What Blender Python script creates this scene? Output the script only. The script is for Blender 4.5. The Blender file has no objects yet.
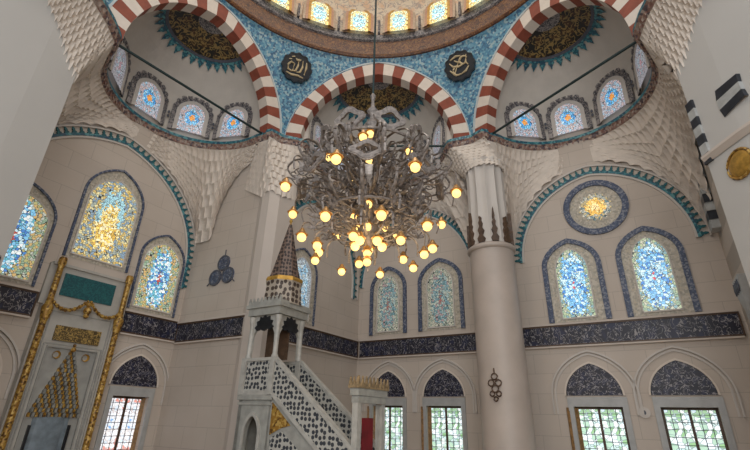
import bpy, math, random
from mathutils import Vector, Matrix
R = math.radians; PI = math.pi; sin = math.sin; cos = math.cos
random.seed(7)
S = bpy.context.scene; COL = S.collection

# ------------------------------------------------------------------ materials
def nodes(name):
    m = bpy.data.materials.new(name); m.use_nodes = True
    nt = m.node_tree; b = nt.nodes['Principled BSDF']
    return m, nt, b
def N(nt, t, **kw):
    n = nt.nodes.new(t)
    for k, v in kw.items():
        if hasattr(n, k): setattr(n, k, v)
        else: n.inputs[k].default_value = v
    return n
def ramp(nt, fac, stops, interp='LINEAR'):
    r = nt.nodes.new('ShaderNodeValToRGB'); r.color_ramp.interpolation = interp
    e = r.color_ramp.elements
    while len(e) < len(stops): e.new(0.5)
    for i, (p, c) in enumerate(stops): e[i].position = p; e[i].color = (*c, 1)
    nt.links.new(fac, r.inputs['Fac']); return r.outputs['Color']
def mixc(nt, fac, a, b):
    m = nt.nodes.new('ShaderNodeMix'); m.data_type = 'RGBA'
    if isinstance(fac, (int, float)): m.inputs[0].default_value = fac
    else: nt.links.new(fac, m.inputs[0])
    for s, v in ((6, a), (7, b)):
        if isinstance(v, tuple): m.inputs[s].default_value = (*v, 1)
        else: nt.links.new(v, m.inputs[s])
    return m.outputs[2]
def math_(nt, op, a, b=0.0):
    m = nt.nodes.new('ShaderNodeMath'); m.operation = op
    for i, v in enumerate((a, b)):
        if isinstance(v, (int, float)): m.inputs[i].default_value = v
        else: nt.links.new(v, m.inputs[i])
    return m.outputs[0]
def objco(nt, scale=(1, 1, 1)):
    t = nt.nodes.new('ShaderNodeTexCoord'); mp = nt.nodes.new('ShaderNodeMapping')
    mp.inputs['Scale'].default_value = scale
    nt.links.new(t.outputs['Object'], mp.inputs['Vector']); return mp.outputs[0]
def plain(name, c, rough=.7, metal=0, var=.06, scale=3, bump=0, c2=None):
    m, nt, b = nodes(name)
    n = N(nt, 'ShaderNodeTexNoise'); n.inputs['Scale'].default_value = scale; n.inputs['Detail'].default_value = 5
    nt.links.new(objco(nt), n.inputs['Vector'])
    c2 = c2 or tuple(x * (1 - var * 2) for x in c)
    nt.links.new(ramp(nt, n.outputs['Fac'], [(.35, c2), (.65, c)]), b.inputs['Base Color'])
    b.inputs['Roughness'].default_value = rough; b.inputs['Metallic'].default_value = metal
    if bump:
        bp = N(nt, 'ShaderNodeBump'); bp.inputs['Strength'].default_value = bump; bp.inputs['Distance'].default_value = .02
        nt.links.new(n.outputs['Fac'], bp.inputs['Height']); nt.links.new(bp.outputs[0], b.inputs['Normal'])
    return m
def blocks(name, c, joint, bw=1.1, bh=.62, var=.04, rough=.75):
    """ashlar wall: stone courses with fine joints, in object space"""
    m, nt, b = nodes(name)
    co = objco(nt); sp = nt.nodes.new('ShaderNodeSeparateXYZ'); nt.links.new(co, sp.inputs[0])
    cb = nt.nodes.new('ShaderNodeCombineXYZ')
    nt.links.new(sp.outputs[0], cb.inputs[0]); nt.links.new(sp.outputs[2], cb.inputs[1])
    br = nt.nodes.new('ShaderNodeTexBrick'); nt.links.new(cb.outputs[0], br.inputs['Vector'])
    br.inputs['Color1'].default_value = (*c, 1); br.inputs['Color2'].default_value = (*[x * (1 - var) for x in c], 1)
    br.inputs['Mortar'].default_value = (*joint, 1); br.inputs['Scale'].default_value = 1
    br.inputs['Mortar Size'].default_value = .008; br.inputs['Brick Width'].default_value = bw; br.inputs['Row Height'].default_value = bh
    n = N(nt, 'ShaderNodeTexNoise'); n.inputs['Scale'].default_value = .6; n.inputs['Detail'].default_value = 6
    nt.links.new(co, n.inputs['Vector'])
    mul = nt.nodes.new('ShaderNodeMix'); mul.data_type = 'RGBA'; mul.blend_type = 'MULTIPLY'; mul.inputs[0].default_value = 1
    nt.links.new(br.outputs['Color'], mul.inputs[6])
    nt.links.new(ramp(nt, n.outputs['Fac'], [(.3, (.9, .88, .86)), (.7, (1, 1, 1))]), mul.inputs[7])
    nt.links.new(mul.outputs[2], b.inputs['Base Color']); b.inputs['Roughness'].default_value = rough
    return m
def script_mat(name, bg, fg, scale=5, width=.045, extra=None, zs=1.0, metal=0):
    """flowing script like strokes over a dark ground"""
    m, nt, b = nodes(name)
    co = objco(nt, (1, 1, zs))
    n = N(nt, 'ShaderNodeTexNoise'); n.inputs['Scale'].default_value = scale; n.inputs['Detail'].default_value = 1.5; n.inputs['Distortion'].default_value = 1.2
    nt.links.new(co, n.inputs['Vector'])
    d = math_(nt, 'ABSOLUTE', math_(nt, 'SUBTRACT', n.outputs['Fac'], .5))
    f = math_(nt, 'LESS_THAN', d, width)
    n2 = N(nt, 'ShaderNodeTexNoise'); n2.inputs['Scale'].default_value = scale * .8
    nt.links.new(co, n2.inputs['Vector'])
    bgc = bg
    if extra: bgc = ramp(nt, n2.outputs['Fac'], [(.48, bg), (.62, extra)])
    nt.links.new(mixc(nt, f, bgc, fg), b.inputs['Base Color'])
    b.inputs['Roughness'].default_value = .45; b.inputs['Metallic'].default_value = metal
    return m
def mosaic(name, cols, scale=9, rough=.5, metal=0, emit=0, edge=None):
    m, nt, b = nodes(name)
    v = N(nt, 'ShaderNodeTexVoronoi'); v.inputs['Scale'].default_value = scale
    nt.links.new(objco(nt), v.inputs['Vector'])
    sp = nt.nodes.new('ShaderNodeSeparateXYZ'); nt.links.new(v.outputs['Color'], sp.inputs[0])
    k = len(cols)
    c = ramp(nt, sp.outputs[0], [(i / k, cols[i]) for i in range(k)], 'CONSTANT')
    nt.links.new(c, b.inputs['Base Color']); b.inputs['Roughness'].default_value = rough; b.inputs['Metallic'].default_value = metal
    if emit: nt.links.new(c, b.inputs['Emission Color']); b.inputs['Emission Strength'].default_value = emit
    return m
def glass_mat(name, inner, outer, core, rx=.5, rz=1.0, scale=11, emit=.9, core_r=.14, lead=(.03, .03, .03), ring=None):
    """stained glass lit by the daylight outside: small leaded pieces, palette changes from the heart to the border"""
    m, nt, b = nodes(name)
    co = objco(nt)
    v = N(nt, 'ShaderNodeTexVoronoi'); v.inputs['Scale'].default_value = scale; nt.links.new(co, v.inputs['Vector'])
    ve = N(nt, 'ShaderNodeTexVoronoi'); ve.feature = 'DISTANCE_TO_EDGE'; ve.inputs['Scale'].default_value = scale; nt.links.new(co, ve.inputs['Vector'])
    sp = nt.nodes.new('ShaderNodeSeparateXYZ'); nt.links.new(v.outputs['Color'], sp.inputs[0])
    ki, ko = len(inner), len(outer)
    ci = ramp(nt, sp.outputs[0], [(i / ki, inner[i]) for i in range(ki)], 'CONSTANT')
    cc = ramp(nt, sp.outputs[1], [(i / ko, outer[i]) for i in range(ko)], 'CONSTANT')
    s2 = nt.nodes.new('ShaderNodeSeparateXYZ'); nt.links.new(co, s2.inputs[0])
    x = math_(nt, 'DIVIDE', s2.outputs[0], rx); z = math_(nt, 'DIVIDE', s2.outputs[2], rz)
    r2 = math_(nt, 'SQRT', math_(nt, 'ADD', math_(nt, 'MULTIPLY', x, x), math_(nt, 'MULTIPLY', z, z)))
    jit = math_(nt, 'ADD', r2, math_(nt, 'MULTIPLY', math_(nt, 'SUBTRACT', sp.outputs[2], .5), .25))
    c = mixc(nt, math_(nt, 'GREATER_THAN', jit, .8), ci, cc)
    if ring:                                              # a pale blue mantle round the golden heart, wider above
        up = math_(nt, 'MULTIPLY', math_(nt, 'GREATER_THAN', jit, ring[1]), math_(nt, 'LESS_THAN', jit, ring[2]))
        c = mixc(nt, math_(nt, 'MULTIPLY', up, math_(nt, 'GREATER_THAN', s2.outputs[2], ring[3])), c, ring[0])
    c = mixc(nt, math_(nt, 'LESS_THAN', jit, core_r), c, core)
    c = mixc(nt, math_(nt, 'LESS_THAN', ve.outputs['Distance'], .05), c, lead)
    nt.links.new(c, b.inputs['Base Color']); nt.links.new(c, b.inputs['Emission Color'])
    b.inputs['Emission Strength'].default_value = emit; b.inputs['Roughness'].default_value = .25
    return m
def emis(name, c, s):
    m, nt, b = nodes(name)
    b.inputs['Base Color'].default_value = (*c, 1); b.inputs['Emission Color'].default_value = (*c, 1)
    b.inputs['Emission Strength'].default_value = s
    return m

WALLC = (.56, .49, .425)
M = {}
M['wall'] = blocks('pale_stone_wall', WALLC, (.42, .37, .32))
M['plaster'] = plain('warm_plaster', (.57, .50, .44), .85, var=.03, scale=1)
M['white'] = plain('white_plaster', (.58, .535, .49), .8, var=.03, scale=1)
M['pier'] = plain('smooth_pier_plaster', (.50, .485, .46), .8, var=.02, scale=.8)
M['column'] = plain('beige_marble', (.48, .405, .35), .45, var=.06, scale=1.2)
M['muq'] = plain('carved_plaster', (.72, .64, .56), .85, var=.05, scale=5)
M['dome'] = plain('dome_plaster', (.60, .55, .49), .85, var=.04, scale=2)
M['grey_stone'] = plain('grey_marble', (.42, .42, .41), .4, var=.08, scale=4)
M['pale_marble'] = plain('pale_marble', (.60, .59, .56), .4, var=.08, scale=4)
M['red'] = plain('brick_red_paint', (.27, .065, .035), .7, var=.1, scale=4)
M['cream'] = plain('cream_paint', (.68, .60, .52), .7, var=.04, scale=4)
M['black_stone'] = plain('black_marble', (.03, .035, .045), .3, var=.2, scale=6)
M['grey_block'] = plain('light_grey_marble', (.45, .46, .45), .4, var=.1, scale=6)
M['teal'] = mosaic('teal_tile_paint', [(.015, .10, .14), (.03, .17, .21), (.02, .07, .12), (.10, .28, .30)], 14)
M['tealp'] = plain('teal_paint', (.012, .13, .15), .6, var=.2, scale=8)
M['rust'] = mosaic('rust_bead_paint', [(.28, .16, .13), (.42, .34, .29), (.12, .09, .10), (.36, .25, .20)], 12)
M['blue_mosaic'] = mosaic('blue_arabesque', [(.05, .16, .27), (.12, .28, .38), (.07, .22, .34), (.30, .42, .45), (.04, .11, .20), (.15, .33, .42)], 13)
M['gold_band'] = script_mat('gold_on_brown_band', (.085, .026, .010), (.22, .095, .025), 7, .04, (.05, .016, .006))
M['gold'] = mosaic('gilding', [(.30, .16, .03), (.42, .25, .05), (.14, .07, .015), (.34, .18, .03), (.55, .36, .10)], 18, .4, .3)
M['goldp'] = plain('gold_leaf', (.62, .36, .07), .4, .5, var=.2, scale=9)
M['frieze'] = script_mat('navy_inscription', (.008, .008, .020), (.28, .26, .26), 7, .020, (.012, .016, .05), .7)
M['lunette'] = script_mat('navy_lunette_script', (.008, .008, .02), (.30, .28, .29), 8, .022, (.012, .016, .05))
M['roundel'] = script_mat('gold_script_on_black', (.012, .012, .010), (.27, .18, .06), 4.2, .05, (.07, .03, .01))
M['grey_orn'] = script_mat('grey_arabesque', (.07, .07, .08), (.30, .27, .26), 9, .06)
M['navyline'] = mosaic('navy_border_tile', [(.04, .055, .10), (.08, .105, .17), (.05, .07, .13), (.20, .21, .25)], 22)
M['darkline'] = plain('dark_slate_border', (.10, .105, .13), .6, var=.15, scale=10)
M['sand'] = mosaic('sand_tracery', [(.44, .40, .33), (.55, .50, .42), (.36, .33, .27), (.5, .44, .34)], 18)
M['pale_blue_edge'] = plain('pale_edge_paint', (.5, .55, .56), .7, var=.06)
M['black'] = plain('black_enamel', (.012, .014, .018), .35, var=.2)
M['iron'] = plain('dark_iron', (.025, .045, .045), .5, .4)
M['chand'] = plain('antique_silver', (.31, .265, .235), .45, .3, var=.25, scale=18)
M['chand_l'] = plain('pale_silver', (.58, .52, .48), .42, .3, var=.2, scale=18)
M['wood'] = plain('oiled_wood', (.36, .20, .075), .5, var=.25, scale=10)
M['darkwood'] = plain('dark_wood', (.10, .055, .03), .5, var=.2, scale=8)
M['floor'] = plain('beige_carpet', (.34, .27, .21), .95, var=.1, scale=3)
M['hole'] = plain('shadowed_openwork_backing', (.05, .05, .055), .9)
M['blue_niche'] = plain('blue_grey_marble_niche', (.21, .26, .30), .35, var=.18, scale=5)
M['teal_panel'] = script_mat('teal_inscription_panel', (.008, .07, .085), (.015, .12, .125), 9, .05)
M['redcloth'] = plain('crimson_curtain', (.20, .008, .015), .9, var=.2)
M['bulb'] = emis('warm_bulb', (1, .66, .22), 1.25)
M['bulb_cap'] = plain('brass_cap', (.5, .27, .09), .4, .6)
M['amber_shade'] = emis('amber_shade', (.8, .36, .14), .9)
W_, Y_, B_, C_, G_, R_ = (.75, .8, .82), (.72, .52, .12), (.05, .16, .5), (.22, .52, .70), (.20, .36, .20), (.5, .06, .05)
M['g_gold'] = glass_mat('amber_stained_glass', [(.85, .62, .16), (.8, .7, .38), (.6, .38, .08), (.9, .8, .5)], [(.5, .36, .12), (.3, .34, .3), (.62, .55, .3), (.2, .28, .36)], (.9, .75, .3), .52, 1.30, 13, .75, .07, ring=((.32, .55, .62), .55, .85, -.1))
M['g_blue'] = glass_mat('blue_stained_glass', [(.20, .48, .72), (.5, .7, .8), (.07, .2, .5), (.75, .82, .82), (.12, .4, .5)], [(.38, .36, .16), (.24, .34, .24), (.4, .42, .36), (.5, .35, .15)], (.5, .08, .06), .52, 1.30, 13, .75, .07)
M['g_right'] = glass_mat('bright_blue_stained_glass', [(.22, .50, .72), (.55, .72, .78), (.06, .2, .52), (.40, .62, .75), (.12, .35, .62), (.48, .68, .76), (.16, .40, .66)], [(.34, .40, .25), (.24, .34, .24), (.45, .46, .36), (.18, .3, .32)], (.6, .06, .08), .52, 1.30, 13, .85, -.01)
M['g_green'] = glass_mat('green_grey_stained_glass', [(.26, .34, .33), (.16, .27, .30), (.34, .38, .33), (.11, .2, .22), (.3, .22, .22)], [(.32, .32, .25), (.22, .27, .22), (.38, .37, .3)], (.3, .12, .1), .52, 1.30, 13, .5, .07)
M['g_cyan'] = glass_mat('ice_blue_stained_glass', [(.35, .55, .68), (.5, .62, .7), (.2, .38, .55), (.45, .5, .5)], [(.36, .42, .46), (.3, .34, .38)], (.45, .5, .5), .52, 1.30, 13, .6, .07)
M['g_drum'] = glass_mat('drum_stained_glass', [(.20, .52, .78), (.08, .32, .66), (.42, .66, .82), (.15, .45, .70)], [(.40, .42, .48), (.36, .34, .4), (.3, .45, .55), (.45, .36, .36)], (.85, .35, .08), .30, .34, 15, .65, .3)
M['g_pale'] = glass_mat('pale_drum_stained_glass', [(.36, .46, .55), (.42, .46, .5), (.3, .36, .44), (.45, .32, .36)], [(.38, .38, .42), (.33, .33, .38)], (.5, .3, .35), .36, .45, 15, .42, .2)
M['g_dome'] = glass_mat('dome_stained_glass', [(.45, .8, .88), (.65, .9, .92), (.3, .62, .75), (.85, .93, .85)], [(.9, .72, .30), (.85, .6, .22), (.75, .8, .55)], (.6, .85, .9), .34, .62, 11, .62, .1)
M['g_rose'] = glass_mat('golden_rosette_glass', [(.85, .55, .14), (.8, .62, .25), (.75, .42, .08)], [(.12, .2, .22), (.45, .42, .34), (.3, .32, .28), (.42, .34, .18)], (.95, .75, .35), .40, .40, 13, .7, .35)
M['g_clear'] = glass_mat('pale_leaded_glass', [(.72, .85, .78), (.85, .92, .9), (.42, .62, .48), (.28, .5, .25), (.8, .88, .92), (.55, .72, .7)], [(.5, .68, .5), (.82, .88, .85), (.3, .48, .28), (.6, .75, .8)], (.8, .9, .9), .5, .7, 7, .85, .05, (.25, .33, .33))
M['g_pattern'] = glass_mat('white_patterned_glass', [(.85, .87, .9), (.8, .85, .92), (.65, .75, .85), (.88, .86, .86)], [(.8, .8, .84), (.7, .3, .25)], (.2, .4, .7), .5, .9, 9, .85, .05, (.45, .4, .4))

# ------------------------------------------------------------------ mesh helpers
class MB:
    def __init__(s): s.v = []; s.f = []; s.m = []
    def add(s, vs, fs, mi=0):
        o = len(s.v); s.v += [tuple(v) for v in vs]; s.f += [tuple(i + o for i in f) for f in fs]; s.m += [mi] * len(fs); return s
    def box(s, x0, x1, y0, y1, z0, z1, mi=0):
        v = [(x, y, z) for x in (x0, x1) for y in (y0, y1) for z in (z0, z1)]
        return s.add(v, [(0, 1, 3, 2), (4, 6, 7, 5), (0, 4, 5, 1), (2, 3, 7, 6), (0, 2, 6, 4), (1, 5, 7, 3)], mi)
    def prism(s, poly, y0, y1, mi=0):
        """poly in (x,z), convex or simple, extruded y0..y1"""
        n = len(poly)
        v = [(x, y0, z) for x, z in poly] + [(x, y1, z) for x, z in poly]
        return s.add(v, [tuple(range(n)), tuple(range(2 * n - 1, n - 1, -1))] + [(i, i + n, (i + 1) % n + n, (i + 1) % n) for i in range(n)], mi)
    def band(s, inner, outer, y0, y1, mi=0, closed=False, alt=None):
        """ribbon between two (x,z) polylines, extruded y0 (front) .. y1"""
        n = len(inner)
        v = [(x, y0, z) for x, z in inner] + [(x, y0, z) for x, z in outer] + [(x, y1, z) for x, z in inner] + [(x, y1, z) for x, z in outer]
        for i in range(n if closed else n - 1):
            j = (i + 1) % n
            s.add([v[i], v[j], v[n + j], v[n + i], v[2 * n + i], v[2 * n + j], v[3 * n + j], v[3 * n + i]],
                  [(0, 1, 2, 3), (4, 7, 6, 5), (0, 4, 5, 1), (3, 2, 6, 7)], alt(i) if alt else mi)
        return s
    def lathe(s, prof, seg=24, a0=0, a1=2 * PI, cx=0, cy=0, mi=0):
        full = abs(a1 - a0 - 2 * PI) < 1e-6; k = seg if full else seg + 1
        vs = [(cx + r * cos(a0 + (a1 - a0) * i / seg), cy + r * sin(a0 + (a1 - a0) * i / seg), z) for r, z in prof for i in range(k)]
        fs = []
        for j in range(len(prof) - 1):
            for i in range(seg):
                i2 = (i + 1) % k
                fs.append((j * k + i, j * k + i2, (j + 1) * k + i2, (j + 1) * k + i))
        return s.add(vs, fs, mi)
    def tube(s, pts, r, seg=6, closed=False, mi=0, flat=1.0):
        pts = [Vector(p) for p in pts]; n = len(pts); vs = []
        up0 = Vector((0, 0, 1))
        for i, p in enumerate(pts):
            a = pts[(i - 1) % n] if (closed or i) else p; b = pts[(i + 1) % n] if (closed or i < n - 1) else p
            d = (b - a).normalized()
            u = d.cross(up0)
            if u.length < .05: u = d.cross(Vector((1, 0, 0)))
            u.normalize(); w = d.cross(u)
            rr = r(i / (n - 1)) if callable(r) else r
            for k in range(seg):
                an = 2 * PI * k / seg; vs.append(p + u * cos(an) * rr * flat + w * sin(an) * rr)
        fs = []
        for i in range(n if closed else n - 1):
            for k in range(seg):
                k2 = (k + 1) % seg; j = (i + 1) % n
                fs.append((i * seg + k, i * seg + k2, j * seg + k2, j * seg + k))
        if not closed: fs += [tuple(range(seg - 1, -1, -1)), tuple((n - 1) * seg + k for k in range(seg))]
        return s.add(vs, fs, mi)
    def ball(s, c, r, seg=10, mi=0, sz=1.0):
        return s.lathe([(max(r * sin(PI * j / 6), .0005), c[2] - r * sz * cos(PI * j / 6)) for j in range(7)], seg, cx=c[0], cy=c[1], mi=mi)
    def xf(s, mat, start=0):
        for i in range(start, len(s.v)): s.v[i] = tuple(mat @ Vector(s.v[i]))
        return s
    def build(s, name, mats, parent=None, loc=None, rz=0, smooth=False):
        me = bpy.data.meshes.new(name); me.from_pydata(s.v, [], s.f)
        if not isinstance(mats, (list, tuple)): mats = [mats]
        for m in mats: me.materials.append(m)
        me.polygons.foreach_set('material_index', s.m)
        me.validate(); me.update()
        import bmesh
        bm = bmesh.new(); bm.from_mesh(me); bmesh.ops.remove_doubles(bm, verts=bm.verts, dist=1e-5); bmesh.ops.recalc_face_normals(bm, faces=bm.faces); bm.to_mesh(me); bm.free()
        if smooth: me.shade_smooth()
        o = bpy.data.objects.new(name, me); COL.objects.link(o)
        if parent: o.parent = parent
        if loc is not None: o.location = loc
        o.rotation_euler.z = rz
        return o
def tag(o, label=None, cat=None, group=None, kind=None):
    if label: o['label'] = label
    if cat: o['category'] = cat
    if group: o['group'] = group
    if kind: o['kind'] = kind
    return o
def empty(name, loc, rz=0):
    o = bpy.data.objects.new(name, None); COL.objects.link(o); o.location = loc; o.rotation_euler.z = rz; return o
def struct(o): o['kind'] = 'structure'; return o
def copy_tree(o, loc=None, rz=None, parent=None):
    c = o.copy(); COL.objects.link(c)
    if parent: c.parent = parent
    for ch in [x for x in o.children]:
        copy_tree(ch, parent=c)
    if loc is not None: c.location = loc
    if rz is not None: c.rotation_euler.z = rz
    return c

# plan frame: hall axis at x=0, centre (0,HY); the eye stands at (0.6,0,1.6)
HY = 7.3
TH = R(-29.2)                                    # the side wall's direction
T_ = Vector((cos(TH), sin(TH), 0)); N_ = Vector((-sin(TH), cos(TH), 0))
def W(t, n, z=0): return Vector((.6, 0, 0)) + T_ * t + N_ * n + Vector((0, 0, z))
RZ_SIDE, RZ_QIB = TH, TH + PI / 2
def side(t, z, n=15.9): return W(t, n, z)         # local +x = t, local -y faces the hall
NQ = 6.73; MQ = 14.6
def qib(a, z, m=MQ): return W(-m, NQ + a, z)      # mihrab wall, local +x = n, -y faces the hall

def pf(x, w, rise, e=None):
    e = .14 * w if e is None else e
    Rr = w + e; ap = math.sqrt(Rr * Rr - e * e)
    return rise * math.sqrt(max(Rr * Rr - (abs(x) + e) ** 2, 0)) / ap
def arch_pts(w, zs, rise, n=24, e=None, leg=None):
    """pointed arch polyline left to right as (x,z)"""
    e = .14 * w if e is None else e
    Rr = w + e; am = math.acos(e / Rr); ap = Rr * sin(am); L = []
    for i in range(n // 2 + 1):
        a = am * i / (n // 2); L.append((-(Rr * cos(a) - e), zs + rise * Rr * sin(a) / ap))
    P = L + [(-x, z) for x, z in reversed(L[:-1])]
    if leg is not None: P = [(-w, leg)] + P + [(w, leg)]
    return P

# ------------------------------------------------------------------ walls
def wall_panel(name, mat, x0, x1, z0, z1, holes, loc, rz, depth=.45):
    xs = sorted({x0, x1, *[h[0] for h in holes], *[h[1] for h in holes]})
    zs = sorted({z0, z1, *[h[2] for h in holes], *[h[3] for h in holes]})
    b = MB(); inh = lambda x, z: any(h[0] < x < h[1] and h[2] < z < h[3] for h in holes)
    for i in range(len(xs) - 1):
        for j in range(len(zs) - 1):
            if not inh((xs[i] + xs[i + 1]) / 2, (zs[j] + zs[j + 1]) / 2):
                for y in (0, depth):
                    b.add([(xs[i], y, zs[j]), (xs[i + 1], y, zs[j]), (xs[i + 1], y, zs[j + 1]), (xs[i], y, zs[j + 1])], [(0, 1, 2, 3)])
    for (a, c, d, e) in list(holes) + [(x0, x1, z0, z1)]:
        for q in ([(a, d), (a, e)], [(c, d), (c, e)], [(a, d), (c, d)], [(a, e), (c, e)]):
            (xa, za), (xb, zb) = q
            b.add([(xa, 0, za), (xb, 0, zb), (xb, depth, zb), (xa, depth, za)], [(0, 1, 2, 3)])
    return struct(b.build(name, mat, loc=loc, rz=rz))
WIN_W = .68; ZL0, ZL1 = .35, 2.1                  # lower windows
rt = [(-1.58, 'r'), (.74, 'r')]; ct = [(-9.08, 'c'), (-6.72, 'c')]
wall_panel('wall_right', M['wall'], -4.3, 2.6, 0, 12, [(t - WIN_W, t + WIN_W, ZL0, ZL1) for t, _ in rt], side(0, 0), RZ_SIDE)
wall_panel('wall_back', M['wall'], -11.1, -4.3, 0, 12, [(t - WIN_W, t + WIN_W, ZL0, ZL1) for t, _ in ct], side(0, 0, 16.1), RZ_SIDE)
wall_panel('wall_left', M['wall'], -4.2, 3.37, 0, 12, [(2.2 - .62, 2.2 + .62, ZL0, ZL1), (-2.35 - .62, -2.35 + .62, ZL0, ZL1)], qib(0, 0), RZ_QIB)
wall_panel('wall_back', M['wall'], -5.9, 0, 0, 11, [], W(-10.6, 16.1), RZ_QIB)          # the qibla wall between column and corner
wall_panel('wall_left', M['wall'], -14.6, -10.95, 0, 11, [], W(0, 10.1), RZ_SIDE)          # return of the mihrab recess
wall_panel('wall_left', M['wall'], -14.6, -12.2, 0, 12, [], W(0, 2.6, 0), RZ_SIDE, .3)
b = MB(); b.box(-.3, .3, 0, 1.3, 0, 11.5); struct(b.build('wall_right', M['wall'], loc=W(-4.0, 14.9), rz=RZ_SIDE))
b = MB(); b.box(-30, 30, -14, 30, -.2, 0); struct(b.build('floor', M['floor']))

# window surrounds, drawn once and shared
def poly_face(b, pts, y, mi=0):
    """fan fill of a symmetric arch outline (x,z)"""
    cx = sum(p[0] for p in pts) / len(pts); cz = sum(p[1] for p in pts) / len(pts)
    n = len(pts); b.add([(x, y, z) for x, z in pts] + [(cx, y, cz)], [(i, (i + 1) % n, n) for i in range(n)], mi)
WINN = [0]
def wname():
    WINN[0] += 1; return 'window_%d' % WINN[0]
def lancet(loc, rz, w, h, glass, border='navyline', gw=.62, bw=.10):
    """pointed stained glass window: patterned border, tracery field, glass heart. Local origin = bottom centre, -y to the hall"""
    zs = h * .66
    e = empty(wname(), loc, rz); struct(e)
    def outline(k, inset):
        ww = w - k; rise = (h - k * 1.05) - zs
        return arch_pts(ww, zs, rise, 20, leg=inset, e=.55 * ww)
    o0, o1 = outline(0, 0), outline(bw, 0)
    b = MB(); b.band(o1, o0, -.07, .0); b.build('border', M[border], e)
    b = MB(); f = outline(bw, 0); poly_face(b, f, -.015)
    b.build('tracery', M['sand'] if border != 'plainline' else M['sand'], e)
    g = arch_pts(w * gw, h * .18, h * .26, 20, leg=-h * .38, e=w * .2)
    b = MB(); poly_face(b, g, 0); b.build('glass', M[glass], e, loc=(0, -.035, h * .42))
    g2 = arch_pts(w * gw + .045, h * .18, h * .26 + .045, 20, leg=-h * .38 - .03, e=w * .2)
    b = MB(); b.band([(x, z + h * .42) for x, z in g], [(x, z + h * .42) for x, z in g2], -.055, -.015)
    b.band([(-w * gw - .04, h * .04 - .03), (w * gw + .04, h * .04 - .03)], [(-w * gw - .04, h * .04 + .015), (w * gw + .04, h * .04 + .015)], -.055, -.015)
    b.build('inner_frame', M['white'], e)
    return e
lancet(side(-1.66, 4.72), RZ_SIDE, .96, 2.95, 'g_right', bw=.17, gw=.52)
lancet(side(.70, 4.72), RZ_SIDE, .96, 2.95, 'g_right', bw=.17, gw=.52)
lancet(side(-9.10, 4.85, 16.1), RZ_SIDE, .90, 2.98, 'g_green', bw=.16, gw=.56)
lancet(side(-6.68, 4.85, 16.1), RZ_SIDE, .98, 2.98, 'g_green', bw=.16, gw=.56)
lancet(qib(0, 5.93), RZ_QIB, 1.02, 3.5, 'g_gold', bw=.07, gw=.78)
lancet(qib(2.2, 4.82), RZ_QIB, .90, 2.95, 'g_blue', bw=.07, gw=.78)
lancet(qib(-2.35, 4.82), RZ_QIB, .90, 2.95, 'g_blue', bw=.07, gw=.78)
lancet(W(-10.6, 12.05, 4.75), RZ_QIB, .92, 2.85, 'g_cyan', bw=.07, gw=.6)

# rosette over the right pair
e = struct(empty(wname(), side(-.55, 8.68), RZ_SIDE))
def ring_xz(r, n=48): return [(r * cos(2 * PI * i / n), r * sin(2 * PI * i / n)) for i in range(n)]
MB().band(ring_xz(.84), ring_xz(1.05), -.08, 0, closed=True).build('border', M['navyline'], e)
b = MB(); poly_face(b, ring_xz(.84), -.015); b.build('tracery', M['sand'], e)
b = MB(); poly_face(b, [(r * .9, z * .9) for i in range(32) for r, z in [((.62 if i % 2 else .5) * cos(2 * PI * i / 32), (.62 if i % 2 else .5) * sin(2 * PI * i / 32))]], -.035); b.build('glass', M['g_rose'], e)

def lower_window(loc, rz, w, shutter, glass='g_clear'):
    """tall window in a grey marble surround with casement, leaded bars and an open wooden shutter"""
    e = struct(empty(wname(), loc, rz))
    b = MB(); b.box(-w - .16, w + .16, -.05, .02, ZL1, ZL1 + .27); b.box(-w - .16, -w, -.05, .02, ZL0 - .1, ZL1); b.box(w, w + .16, -.05, .02, ZL0 - .1, ZL1)
    b.box(-w - .16, w + .16, -.07, .02, ZL0 - .2, ZL0); b.build('surround', M['grey_stone'], e)
    b = MB()
    for x in (-w, -.035, w - .07): b.box(x, x + .07, .18, .26, ZL0, ZL1)
    for z in (ZL0, ZL1 - .07): b.box(-w, w, .18, .26, z, z + .07)
    b.build('casement', M['darkwood'], e)
    for s in (-1, 1):
        c = s * w / 2
        b = MB(); b.box(-w / 2 + .03, w / 2 - .03, 0, .01, ZL0 - 1.3, ZL1 - 1.3); g = b.build('glass', M[glass], e, loc=(c, .22, 1.3))
        b = MB()
        for k in range(1, 3): x = -w / 2 + w * k / 3; b.box(x - .009, x + .009, -.012, -.002, ZL0 - 1.3, ZL1 - 1.3)
        for k in range(1, 9): z = ZL0 + (ZL1 - ZL0) * k / 9 - 1.3; b.box(-w / 2 + .03, w / 2 - .03, -.012, -.002, z - .008, z + .008)
        b.build('lead_bars', M['darkline'], g)
    if shutter:
        b = MB(); b.box(0, .035, -.40, .0, ZL0, ZL1 - .03); b.box(.035, .045, -.36, -.04, ZL0 + .1, ZL1 - .13)
        b.build('shutter', M['wood'], e, loc=(shutter * (w - .10) - .02, .20, 0), rz=R(shutter * (62 if glass == 'g_pattern' else 48)))
    return e
lower_window(side(rt[0][0], 0), RZ_SIDE, WIN_W, -1)
lower_window(side(rt[1][0], 0), RZ_SIDE, WIN_W, 0)
lower_window(side(ct[0][0], 0, 16.1), RZ_SIDE, WIN_W, -1)
lower_window(side(ct[1][0], 0, 16.1), RZ_SIDE, WIN_W, -1)
lower_window(qib(2.2, 0), RZ_QIB, .62, 1, 'g_pattern')
lower_window(qib(-2.35, 0), RZ_QIB, .62, 0, 'g_pattern')

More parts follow.
